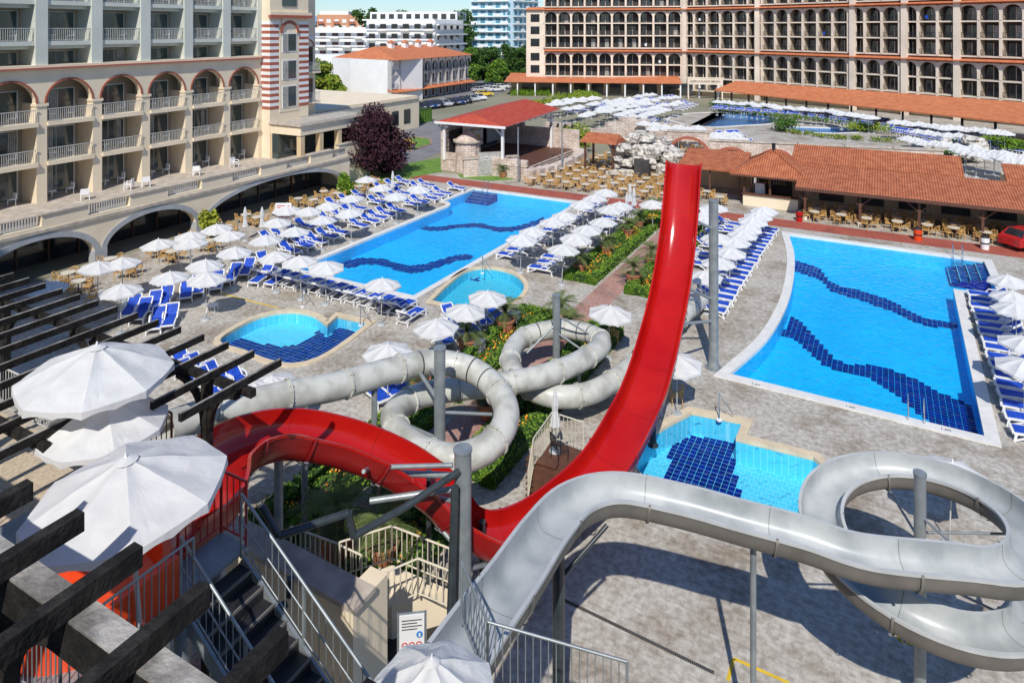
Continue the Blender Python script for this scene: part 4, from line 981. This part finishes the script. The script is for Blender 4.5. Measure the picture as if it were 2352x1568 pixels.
for (u0,u1,d,h,mt) in [(1040,1080,480,24,'white'),(880,960,420,20,'peach'),(1238,1262,330,22,'peach'),(965,1040,460,21,'white')]:
    block(mb,D(u0,d,0),D(u1,d,0),20,h,0,M[mt],M['glass'],3,4)
mb.obj('distant_town_building')
mb=MB(); vs=[];fs=[]
for i in range(121):
    u=-2500+i*60; h=60+50*noise.noise(Vector((i*.09,3,0)))+12*noise.noise(Vector((i*.4,7,0))); p=D(u,3200,0); vs+= [(p.x,p.y,-5),(p.x,p.y,max(20,h)),(p.x*1.15,p.y*1.15,-5)]
for i in range(120): a=i*3; fs+=[(a,a+3,a+4,a+1),(a+1,a+4,a+5,a+2)]
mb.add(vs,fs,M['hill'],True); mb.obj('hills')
# ------------------------------------------------------------------ cars
def carmesh(mt):
    mb=MB()
    poly=[(-2.1,.35),(2.1,.35),(2.15,.6),(2.0,.82),(1.1,.95),(-1.75,1.0),(-2.1,.9)]; w=.85
    n=len(poly); vs=[];
    for y in(-w,-w*.96,w*.96,w):
        ins=0.05 if abs(y)==w else 0
        for px_,pz in poly: vs.append((px_*(1-ins*.5),y,pz-(ins if pz>.6 else -ins*.4)))
    fs=[tuple(range(n)),tuple(range(4*n-1,3*n-1,-1))]
    for j in range(3):
        for i in range(n): fs.append((j*n+i,j*n+(i+1)%n,(j+1)*n+(i+1)%n,(j+1)*n+i))
    mb.add(vs,fs,mt)
    b=[(-1.75,-.78,.97),(1.1,-.78,.93),(1.1,.78,.93),(-1.75,.78,.97)]; t=[(-1.25,-.6,1.42),(.35,-.6,1.42),(.35,.6,1.42),(-1.25,.6,1.42)]
    mb.hexa(b,t,M['glass']); mb.hexa([(-1.27,-.61,1.40),(.37,-.61,1.40),(.37,.61,1.40),(-1.27,.61,1.40)],[(-1.15,-.52,1.46),(.22,-.52,1.46),(.22,.52,1.46),(-1.15,.52,1.46)],mt)
    for s in(-1,1):
        for (a,bb) in (((-1.78,.98),(-1.25,1.42)),((1.12,.94),(.36,1.42)),((-.35,.95),(-.4,1.42))):
            mb.beam((a[0],s*.785,a[1]),(bb[0],s*.615,bb[1]),.07,.07,mt)
        for x in(-1.35,1.35):
            mb.cyl((x,s*.62,.33),(x,s*.87,.33),.33,.33,16,M['rubber']); mb.cyl((x,s*.87,.33),(x,s*.885,.33),.19,.19,10,M['steel'])
    for s in(-.6,.6): mb.box(2.02,2.13,s-.18,s+.18,.62,.76,M['whitem']); mb.box(-2.13,-2.05,s-.16,s+.16,.65,.82,CARC[5])
    return mb.mesh('parked_car')
cm=[carmesh(c) for c in CARC]
for i,(u,v,c) in enumerate([(955,254,0),(972,251.5,0),(988,249,3),(1004,247,0),(1020,244.5,1),(1036,242,0),(1052,240,3),(1068,237,0),(1084,233,1),(1100,230,2)]):
    inst(cm[c],'parked_car',S(u,v)+Vector((0,0,.02)),YAW+math.radians(-55)+R.uniform(-.05,.05))
for u,v,c,r in [(1112,222,4,.3),(1045,295,0,.2),(1102,212,1,.4),(1125,209,2,.4),(1140,211,2,.5),(2366,568,5,.3),(1150,205,2,.4),(1165,202,0,.2),(1180,204,1,.2),(1130,202,3,.2)]:
    inst(cm[c],'parked_car',S(u,v)+Vector((0,0,.02)),YAW+r)
# ------------------------------------------------------------------ red slide
rpth=[(-10.95,6.75,7.4),(-11.35,7.75,7.25),S(462,1120,7.05),S(490,1045,6.85),S(560,990,6.6),S(660,968,6.2),S(780,985,5.6),S(900,1030,4.8),S(1005,1095,3.9),S(1085,1170,2.95),S(1150,1208,2.25),S(1235,1185,1.9),S(1325,1120,1.85),S(1392,1050,2.05),S(1445,960,2.45)]
rpth+=[D(1484,25.4,16-820*25.4/1568+.15),D(1516,27.6,16-700*27.6/1568),D(1541,29.4,16-585*29.4/1568),D(1558,30.9,16-460*30.9/1568),D(1570,32.0,9.75)]
path=catmull(rpth,.22); fr=frames(path)
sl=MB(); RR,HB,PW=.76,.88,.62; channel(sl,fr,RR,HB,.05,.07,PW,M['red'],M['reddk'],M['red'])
rg=uring(RR,HB,.055,.11,14,PW)
for i in range(9,len(fr)-2,10):
    p,t,sd,up=fr[i]; sweep(sl,[(p,t,sd,up),(p+t*.07,t,sd,up)],rg,M['reddk'])
    seam=[(se(math.pi+math.pi*k/14,PW)[0]*(RR-.004),se(math.pi+math.pi*k/14,PW)[1]*(RR*HB-.004)) for k in range(15)]
    sweep(sl,[(p,t,sd,up),(p+t*.014,t,sd,up)],seam,M['reddk'],closed=False)
    for k in range(3,12,2):
        a=se(math.pi+math.pi*k/14,PW); c=p+sd*a[0]*(RR+.12)+up*a[1]*(RR*HB+.12); sl.cyl(c,c+t*.1,.02,.02,5,M['steel'])
red=sl.obj('red_water_slide')
mb=MB(); c=Vector((-10.9,6.2,0))
for (r0,z0,r1,z1) in ((.6,7.05,.95,7.15),(.95,7.15,1.05,7.5),(1.05,7.5,1.17,7.52),(1.17,7.52,1.17,7.0)): mb.cyl(c+Vector((0,0,z0)),c+Vector((0,0,z1)),r0,r1,32,M['orange'],caps=False)
mb.cyl(c+Vector((0,0,7.0)),c+Vector((0,0,7.06)),.62,.62,24,M['orange'])
mb.box(-9.75,-9.66,5.75,6.9,7.0,7.75,M['orange'])
mb.obj('slide_start_tub',red)
# ------------------------------------------------------------------ grey tube slide
T=[S(380,985,5.1),S(460,955,5.0),S(640,912,4.7),S(780,885,4.4),S(900,850,4.2),S(1000,832,4.0),S(1085,850,3.8),S(1145,900,3.6),S(1163,960,3.4),S(1128,1020,3.2),S(1055,1052,3.1),S(980,1040,3.0),S(920,1000,2.85),S(905,950,2.7),S(960,910,2.55),S(1050,892,2.45),S(1150,882,2.35),S(1250,862,2.25),S(1335,828,2.1),S(1382,790,2.0),S(1352,766,1.9),S(1280,756,1.8),S(1205,774,1.7),S(1172,820,1.6),S(1195,875,1.5),S(1265,908,1.4),S(1350,903,1.3),S(1425,862,1.15),S(1500,795,1.0),S(1575,720,.8),S(1610,690,.6)]
path=catmull(T,.22); fr=frames(path); tb=MB()
r=.43; pr=[(math.cos(2*math.pi*i/20)*r,math.sin(2*math.pi*i/20)*r) for i in range(20)]
sweep(tb,fr,pr,M['tube'])
ring=[(math.cos(2*math.pi*i/20)*(r+.055),math.sin(2*math.pi*i/20)*(r+.055)) for i in range(20)]
i=6
while i<len(fr)-2:
    p,t,sd,up=fr[i]
    vs=[p+sd*a+up*b for a,b in pr]+[p+sd*a+up*b for a,b in ring]+[p+t*.05+sd*a+up*b for a,b in ring]+[p+t*.05+sd*a+up*b for a,b in pr]
    tb.add(vs,[(k+j*20,(k+1)%20+j*20,(k+1)%20+(j+1)*20,k+(j+1)*20) for j in range(3) for k in range(20)],M['tube'])
    for k in range(0,20,3):
        c=p+sd*ring[k][0]*.97+up*ring[k][1]*.97; tb.cyl(c-t*.03,c+t*.09,.014,.014,4,M['gslided'])
    i+=9
sp_pts=[S(1100,855,3.75),S(1300,758,1.8),S(960,838,4.05)]
for i0 in [k for k in range(len(fr)) if (fr[k][0]-sp_pts[0]).length<1.6 or (fr[k][0]-sp_pts[1]).length<2.4 or (fr[k][0]-sp_pts[2]).length<1.0]:
    p,t,sd,up=fr[i0]
    if i0%3==0: sweep(tb,[(p,t,sd,up),(p+t*.05,t,sd,up)],[(a*1.012,b*1.012) for a,b in pr],M['black'] if i0%2 else M['pipe'])
tube=tb.obj('tube_water_slide')
# ------------------------------------------------------------------ grey open slide with helix
C=S(2115,1215,4.2); Rr=2.15
def hx(a,z):
    r_=Vector((RX,RY,0)); f_=Vector((FX,FY,0)); p=C+(-f_*math.cos(a)+r_*math.sin(a))*Rr; p.z=z; return p
G=[S(1050,1500,6.75),S(1112,1410,6.6),S(1185,1310,6.4),S(1258,1205,6.15),S(1325,1138,5.95),S(1420,1115,5.8),S(1560,1140,5.65),S(1700,1178,5.5),S(1850,1218,5.35),S(1990,1262,5.2)]
a=math.radians(-12)
while a<2*math.pi+math.radians(75):
    G.append(hx(a,5.08-1.4*a/(2*math.pi))); a+=math.radians(24)
e=G[-1]; G+= [e+Vector((FX,FY,0))*1.6+Vector((RX,RY,0))*.9+Vector((0,0,-.35))]
path=catmull(G,.2); fr=frames(path); gs=MB()
GR,GH,GP=.44,1.05,.62
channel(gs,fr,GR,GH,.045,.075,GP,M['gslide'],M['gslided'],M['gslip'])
rg=uring(GR,GH,.05,.095,14,GP)
for i in range(8,len(fr)-2,12):
    p,t,sd,up=fr[i]; sweep(gs,[(p,t,sd,up),(p+t*.05,t,sd,up)],rg,M['gslided'])
    seam=[(se(math.pi+math.pi*k/14,GP)[0]*(GR-.003),se(math.pi+math.pi*k/14,GP)[1]*(GR*GH-.003)) for k in range(15)]
    sweep(gs,[(p,t,sd,up),(p+t*.012,t,sd,up)],seam,M['gslided'],closed=False)
gsl=gs.obj('spiral_water_slide')
def pole(name,u,d,top,r,mt=M['steel'],arms=()):
    mb=MB(); p=D(u,d,0); mb.cyl(p,(p.x,p.y,top),r,r,20,mt); mb.cyl(p,(p.x,p.y,.03),r*1.9,r*1.9,16,mt)
    mb.cyl((p.x,p.y,.03),(p.x,p.y,.35),r*1.35,r,16,mt); mb.cyl((p.x,p.y,top),(p.x,p.y,top+.05),r*1.12,r*1.12,20,mt)
    for z,q_,rr in arms: mb.cyl((p.x,p.y,z),q_,rr,rr,8,mt)
    return mb.obj(name)
pole('slide_support_post',1639,32.2,7.85,.22,arms=[(3.2,D(1555,31,4.4),.07),(2.2,D(1545,30.2,2.9),.07),(6.5,D(1590,31.5,7.2),.07)])
pole('slide_support_post',1063,17.4,5.25,.22,arms=[(4.6,D(900,17.9,4.35),.08),(4.3,D(850,17.2,4.1),.08),(3.9,D(960,18.2,3.6),.06),(2.6,D(950,18.4,3.4),.06),(2.2,D(1150,18.6,1.5),.06)])
pole('slide_support_post',1010,22.6,5.4,.19,arms=[(3.6,D(960,24,4.0),.07),(3.3,D(1130,23.0,3.0),.06),(2.4,D(900,24,2.3),.06),(4.4,D(985,24.3,3.9),.07)])
pole('slide_support_post',1278,31.0,3.85,.17,arms=[(2.2,D(1350,30,1.7),.05),(2.6,D(1210,30.5,1.5),.05),(3.0,D(1380,31,1.8),.04)])
pole('slide_support_post',2113,16.0,5.55,.13,arms=[(4.2,hx(1.5,4.2),.03),(4.0,hx(3.0,3.9),.03),(3.8,hx(4.6,3.5),.03),(4.6,hx(.2,4.5),.03),(3.2,hx(.9,3.0),.03),(3.0,hx(5.6,3.0),.03)])
pole('slide_support_post',1283,14.6,4.95,.13,mt=M['pipe'],arms=[(4.2,S(1395,1205,5.05),.05),(4.9,S(1265,1230,5.4),.05)])
pole('slide_support_post',1730,14.75,4.85,.065,arms=[(4.84,D(1731,14.8,4.95),.12)])
pole('slide_support_post',985,18.6,3.9,.07,mt=M['pipe'],arms=[(3,D(880,19,4.2),.06)])
pole('slide_support_post',1108,19.2,2.1,.09,mt=M['pipe']); pole('slide_support_post',1500,26.2,2.0,.11,mt=M['pipe'])
pole('slide_support_post',700,21.2,4.2,.1); pole('slide_support_post',860,23.0,3.8,.1); pole('slide_support_post',640,17.2,5.4,.11); pole('slide_support_post',1330,29.5,1.6,.08)
mb=MB()
mb.path([D(1055,17.2,4.85),D(930,16.4,4.5),D(812,15.6,4.4),D(800,15.5,5.0),D(640,14.8,5.0),D(600,14.9,5.6)],.085,M['pipe'],12)
mb.path([D(660,13.2,4.9),D(560,12.8,4.7),D(480,12.2,4.6)],.08,M['pipe'],12); mb.path([D(1045,17.0,4.6),D(1035,16.8,1.5)],.10,M['pipe'],12)
mb.path([D(665,13.3,4.95),D(668,13.3,5.3)],.07,M['pipe'],10)
mb.path([D(1040,17.2,5.0),D(850,17.5,4.75)],.06,M['steel'],10); mb.path([D(850,17.5,4.75),D(835,16.8,5.1)],.05,M['steel'],10)
mb.obj('slide_water_pipes')
# ------------------------------------------------------------------ foreground terrace, platform, stairs
mb=MB()
mb.box(-42,-12.9,-3.6,9.0,0,6.35,M['cream']); mb.box(-42,-12.75,-3.6,9.15,6.35,6.5,M['cope_s']); mb.box(-41.8,-13.1,-3.5,8.8,6.5,6.52,M['gravel'])
mb.obj('terrace_building')
mb=MB(); railing(mb,[(-30,8.9,6.5),(-15.2,8.9,6.5)],1.05,M['railw']); railing(mb,[(-19,6.3,6.5),(-14.4,6.3,6.5),(-14.4,3,6.5)],1.05,M['railw']); mb.obj('terrace_railing')
mb=MB(); railing(mb,[(-15.0,9.1,6.5),(-13.0,9.1,6.5)],1.5,M['woodbr'],sp=.16); mb.obj('terrace_railing')
pf=MB()
pf.box(-14,-9.4,5.0,7.0,6.94,7.0,M['steel']); pf.box(-10.4,-9.7,7.0,8.25,6.94,7.0,M['steel'])
for x,y in ((-9.6,5.2),(-9.6,6.9),(-13.2,5.2),(-10.3,8.1)): pf.cyl((x,y,0),(x,y,6.94),.13,.13,14,M['steel'])
railing(pf,[(-14,5.0,7.0),(-9.4,5.0,7.0),(-9.4,6.95,7.0)],1.1,M['steel'],.11,.010,.022,1.4)
railing(pf,[(-10.4,7.4,7.0),(-10.4,8.25,7.0),(-9.75,8.25,7.0)],1.1,CARC[5])
pf.obj('slide_platform')
sb=MB(); X0,Z0=-9.7,7.0; n=27; run=.27; rise=.18; ya,yb=6.95,8.1
for i in range(n):
    x=X0+i*run; z=Z0-(i+1)*rise
    sb.box(x,x+.30,ya+.04,yb-.04,z-.035,z,M['black']); sb.box(x+.272,x+.304,ya+.02,yb-.02,z-.04,z+.006,M['gslided'])
    sb.box(x+.302,x+.31,ya+.04,yb-.04,z-rise,z-.04,M['black'])
e=Vector((X0+n*run,0,Z0-n*rise))
for y in(ya,yb):
    sb.beam((X0,y,Z0-.15),(e.x,y,e.z-.15),.05,.25,M['steel'])
    a=Vector((X0,y,Z0));b=Vector((e.x,y,e.z)); Z=Vector((0,0,1))
    sb.cyl(a+Z*1.0,b+Z*1.0,.026,.026,8,M['steel']); sb.cyl(a+Z*.55,b+Z*.55,.014,.014,6,M['steel']); sb.cyl(a+Z*.12,b+Z*.12,.014,.014,6,M['steel'])
    for k in range(0,int(n*run/.15)):
        p=a.lerp(b,k*.15/(n*run)); sb.cyl(p+Z*.12,p+Z*1.0,.008,.008,4,M['steel'],caps=False)
    for k in range(6): p=a.lerp(b,k/5); sb.cyl(p-Z*.1,p+Z*1.0,.024,.024,8,M['steel'])
sb.obj('metal_staircase')
# mid pergola
pg=MB()
for i in range(15):
    x=-11.9-.87*i; y0=8.5 if i<2 else 3.6
    pg.beam((x,y0,8.5),(x,11.0,8.5),.09,.15,M['wooddk'])
    pg.beam((x,y0+.0,8.58),(x,11.0,8.58),.05,.008,M['woodgrey'])
pg.beam((-24.5,10.0,8.34),(-11.6,10.0,8.34),.14,.16,M['wooddk']); pg.beam((-24.5,6.9,8.34),(-13.4,6.9,8.34),.14,.16,M['wooddk'])
for x in (-13.0,-17.2,-21.4):
    for y in (9.95,6.85):
        z=0 if y>9 else 6.5
        if x>-13.5 and y<9: continue
        pg.box(x-.09,x+.09,y-.09,y+.09,z,8.26,M['wooddk'])
        for sg in(-1,1):
            pp=[Vector((x+sg*.09+sg*.9*(1-math.cos(t)),y,7.3+.9*math.sin(t))) for t in [j*math.pi/12 for j in range(7)]]
            for j in range(6): pg.beam(pp[j],pp[j+1],.12,.12,M['wooddk'])
pg.obj('wooden_pergola')
pg=MB()
for i in range(-6,6):
    x=-4.3-.95*i
    pg.beam((x,1.3,11.02),(x,4.0,11.02),.13,.19,M['wooddk'])
pg.beam((-16,3.45,10.78),(-1.5,3.45,10.78),.24,.28,M['woodgrey'])
pg.beam((-16,3.45,10.60),(-1.5,3.45,10.60),.26,.07,M['wooddk'])
pg.box(-16,-1.5,3.33-.012,3.33-.004,10.64,10.90,M['wooddk'])
for x in(-7.6,-12):
    pg.box(x-.13,x+.13,3.32,3.58,0,10.56,M['wooddk'])
    for sg in(-1,1):
        pp=[Vector((x+sg*.13+sg*1.1*(1-math.cos(t)),3.45,9.5+1.1*math.sin(t))) for t in [j*math.pi/14 for j in range(8)]]
        for j in range(7): pg.beam(pp[j],pp[j+1],.16,.2,M['wooddk'])
pg.obj('wooden_pergola')
# big parasols
big=umbrella_mesh(1.33,3.1,2.55,8,.035,.15,True,inset=.06,seg=8,sag=.045)
p=S(325,1040,9.8); inst(big,'parasol',(p.x,p.y,7.0),.25,(1.0,1.0,.90),(.05,-.05))
p=S(215,790,9.7); inst(big,'parasol',(p.x,p.y,6.52),.1,(1.05,1.05,1.02),(.0,.03))
p=S(240,905,8.9); inst(big,'parasol',(p.x,p.y,6.0),.4,(.85,.85,.9))
p=S(992,1515,8.2); inst(big,'parasol',(p.x,p.y,5.6),.3,(.62,.62,.84))
# beige wall + lower walkway
mb=MB()
a=S(640,1240,3.4);b=S(850,1350,3.4); m,L=fm(a,b); mb.M=m
mb.box(-1.5,L,-.0,.55,0,3.3,M['cream']); mb.box(-1.6,L+.1,-.08,.63,3.3,3.42,M['cope_s'])
mb.box(L-.5,L,-.6,-.0,0,3.3,M['cream'])
mb.M=None
mb.obj('rendered_wall')
mb=MB()
Pm=[S(820,1480),S(1000,1568),S(1040,1440),S(900,1390)]
mb.hexa(Pm,[zz(p,.025) for p in Pm],M['black']); mb.obj('rubber_mat')
mb=MB()
railing(mb,[S(668,1290,.9),S(770,1330,.9),S(830,1360,.9)],1.0,M['railb'],.16,.018,.03)
railing(mb,[S(780,1330,1.2),S(900,1290,1.2),S(1032,1345,1.2)],1.0,M['railb'],.16,.018,.03)
railing(mb,[S(850,1420,1.2),S(960,1370,1.2),S(1032,1400,1.2)],1.0,M['railb'],.16,.018,.03)
railing(mb,[S(850,1490,2.0),S(872,1400,2.0)],1.0,M['railb'],.5,.018,.03)
mb.obj('beige_railing')
mb=MB(); Pw=[S(780,1420),S(900,1470),S(1032,1430),S(900,1370)]; mb.hexa(Pw,[zz(p,.9) for p in Pw],M['cream']); mb.obj('planter_wall')
mb=MB(); railing(mb,[D(1120,9.9,6.4),D(1440,9.6,6.1)],1.0,M['steel'],.11,.009,.022); railing(mb,[D(1120,9.9,6.4),D(1060,11.0,6.4)],1.0,M['steel'],.11,.009,.022)
mb.obj('steel_railing')
mb=MB(); mb.hexa([D(1120,9.9,6.2),D(1440,9.6,5.9),D(1440,6.5,5.9),D(900,6.5,6.2)],[D(1120,9.9,6.35),D(1440,9.6,6.05),D(1440,6.5,6.05),D(900,6.5,6.35)],M['cope_s']); 
for u in (1130,1400): p=D(u,9.4,0); mb.cyl(p,(p.x,p.y,5.95),.1,.1,10,M['steel'])
mb.obj('slide_launch_platform')
# lookout steps beside the red slide
mb=MB()
for i in range(7):
    p=S(1238,1150-i*14,.18*(i+1)); d=(S(1300,1170)-S(1240,1150)).normalized(); n_=Vector((-d.y,d.x,0))
    mb.hexa([p-d*.5,p+d*.6,p+d*.6+n_*.32,p-d*.5+n_*.32],[zz(p-d*.5,p.z+.05),zz(p+d*.6,p.z+.05),zz(p+d*.6+n_*.32,p.z+.05),zz(p-d*.5+n_*.32,p.z+.05)],M['woodbr'])
q0=S(1225,1075,1.2);q1=S(1268,1010,1.2);q2=S(1340,1035,1.2);q3=S(1300,1100,1.2)
mb.hexa([zz(q0,0),zz(q1,0),zz(q2,0),zz(q3,0)],[q0,q1,q2,q3],M['woodbr'])
railing(mb,[S(1213,1150,.2),q0,q1,q2],1.0,M['railb'],.14,.014,.024)
mb.obj('wooden_lookout_steps')
inst(cum,'closed_parasol',S(1275,1035,1.2),.3,.85)
mb=MB()
for sx in(-.22,.22):
    for sy in(-.2,.2): mb.cyl((sx,sy,0),(sx,sy,.45),.015,.015,5,M['black'])
    mb.cyl((sx,.2,.45),(sx*.6,.3,.95),.015,.015,5,M['black']); mb.cyl((sx,-.2,.66),(sx,.22,.66),.015,.015,5,M['black']); mb.cyl((sx,-.2,.45),(sx,-.2,.66),.012,.012,5,M['black'])
for i in range(8): a_=-.22+i*.063; mb.cyl((a_,-.22,.45),(a_,.2,.45),.01,.01,4,M['black']); mb.cyl((a_,.2,.45),(a_*.7,.3,.98),.01,.01,4,M['black'])
mb.cyl((-.16,.3,.98),(.16,.3,.98),.015,.015,5,M['black'])
inst(mb.mesh('iron_chair'),'iron_chair',S(1285,1055,1.2),2.6,1.0)
# sign
mb=MB(); mb.M=Matrix.Translation(D(946,11.6,5.1))@Matrix.Rotation(YAW+.12,4,'Z')
mb.box(-.21,.21,-.02,.0,0,.95,M['whitem']); mb.box(-.23,.23,.0,.03,-.02,.97,M['steel'])
def disc(x,z,r,mt,y): mb.cyl((x,-.02-y,z),(x,-.03-y,z),r,r,20,mt)
for i in range(4): mb.box(-.17,.17-(i%2)*.08,-.025,-.021,.86-i*.05,.875-i*.05,CARC[0])
for (x,z) in ((-.12,.45),(0,.45),(.12,.45),(-.12,.3)):
    disc(x,z,.052,CARC[5],0); disc(x,z,.038,M['whitem'],.012); mb.beam((x-.03,-.047,z+.03),(x+.03,-.047,z-.03),.004,.012,CARC[5]); mb.box(x-.008,x+.008,-.046,-.044,z-.025,z+.02,CARC[0])
for (x,z) in ((-.1,.14),(.04,.14),(.13,.62)): disc(x,z,.055,cols[3],0); mb.box(x-.015,x+.015,-.036,-.034,z-.03,z+.03,M['whitem'])
mb.box(-.25,-.22,-.0,.04,-5.1,.97,M['steel']); mb.box(.22,.25,-.0,.04,-5.1,.97,M['steel'])
mb.M=None; mb.obj('safety_rules_sign')
mb=MB(); p=S(651,548); mb.M=Matrix.Translation(p)@Matrix.Rotation(YAW,4,'Z'); mb.box(-.6,.6,0,.05,1.5,2.7,M['whitem'])
for i in range(7): mb.box(-.5,.5-(i%3)*.15,-.01,-.002,1.62+i*.14,1.68+i*.14,CARC[5])
mb.box(-.04,.04,.0,.05,0,1.5,M['railw']); mb.obj('pool_rules_sign')
def handrail(p,dr):
    mb=MB(); d=Vector(dr).normalized(); s=Vector((-d.y,d.x,0))*.28
    for sg in(-1,1):
        b=Vector(p)+s*sg; mb.path([b,b+Vector((0,0,.8)),b+d*.12+Vector((0,0,.92)),b+d*.35+Vector((0,0,.92)),b+d*.5+Vector((0,0,.75)),b+d*.6+Vector((0,0,-.7))],.022,M['chrome'],6)
    for k in range(3): z=-.2-.22*k; mb.cyl(Vector(p)+d*.58+s+Vector((0,0,z)),Vector(p)+d*.58-s+Vector((0,0,z)),.02,.02,5,M['chrome'])
    mb.obj('pool_ladder')
handrail((1.2,32.1,.02),(0,1,0)); handrail((-34.3,58.1,.02),(0,-1,0)); handrail((4.6,57.0,.02),(0,-1,0))
for u,v in [(1652,965),(828,748),(1108,628),(695,705)]:
    mb=MB(); p=S(u,v); mb.cyl(p,p+Vector((0,0,1.1)),.025,.025,6,M['chrome']); mb.cyl(p+Vector((0,0,1.1)),p+Vector((.5,.3,.2)),.02,.02,6,M['chrome']); mb.cyl(p,p+Vector((0,0,.05)),.12,.12,10,M['whitem']); mb.obj('pool_shower_post')
for x in(-5,-1.2,2.2): text('depth_marking','1,60',(x,32.05,.075),(0,0,0),.22,CARC[0],.001)
for x in(-33,-28): text('depth_marking','1,60',(x,32.75,.075),(0,0,0),.22,CARC[0],.001)
for u,v in [(1180,745),(1098,812)]:
    mb=MB(); p=S(u,v); mb.box(-.28,.28,-.28,.28,0,.6,M['grey']); mb.box(-.31,.31,-.31,.31,.6,.66,M['steel'])
    for k in range(5): mb.box(-.24,.24,-.295,-.28,.1+k*.1,.14+k*.1,M['black'])
    inst(mb.mesh('ventilation_box'),'ventilation_box',p,.1)
# ------------------------------------------------------------------ light, sky, camera
el=math.radians(46); az=Vector((.36,-.93,0)).normalized()
sd=Vector((az.x*math.cos(el),az.y*math.cos(el),math.sin(el)))
ld=bpy.data.lights.new('sun','SUN'); ld.energy=4.4; ld.angle=math.radians(.5); ld.color=(1,.955,.88)
lo=bpy.data.objects.new('sun',ld); scene.collection.objects.link(lo); lo.rotation_euler=sd.to_track_quat('Z','Y').to_euler(); lo.location=(0,-20,60)
w=bpy.data.worlds.new('World'); scene.world=w; w.use_nodes=True; nt=w.node_tree; bg=nt.nodes['Background']
sk=nt.nodes.new('ShaderNodeTexSky'); sk.sky_type='NISHITA'; sk.sun_disc=False; sk.sun_elevation=el; sk.sun_rotation=math.atan2(az.x,az.y); sk.air_density=1.0; sk.dust_density=.2; sk.ozone_density=3.0
mx=nt.nodes.new('ShaderNodeMixRGB'); mx.blend_type='MULTIPLY'; mx.inputs['Fac'].default_value=1; mx.inputs['Color2'].default_value=(.74,.90,1.10,1)
nt.links.new(sk.outputs['Color'],mx.inputs['Color1']); nt.links.new(mx.outputs['Color'],bg.inputs['Color']); bg.inputs['Strength'].default_value=.115
cd=bpy.data.cameras.new('camera'); cd.lens=24; cd.sensor_width=36; cd.shift_y=-(784-65)/2352; cd.clip_start=.1; cd.clip_end=9000
co=bpy.data.objects.new('camera',cd); scene.collection.objects.link(co); co.location=(0,0,H); co.rotation_euler=(math.radians(90),0,YAW); scene.camera=co
scene.view_settings.view_transform='Standard'; scene.view_settings.look='None'; scene.view_settings.exposure=0
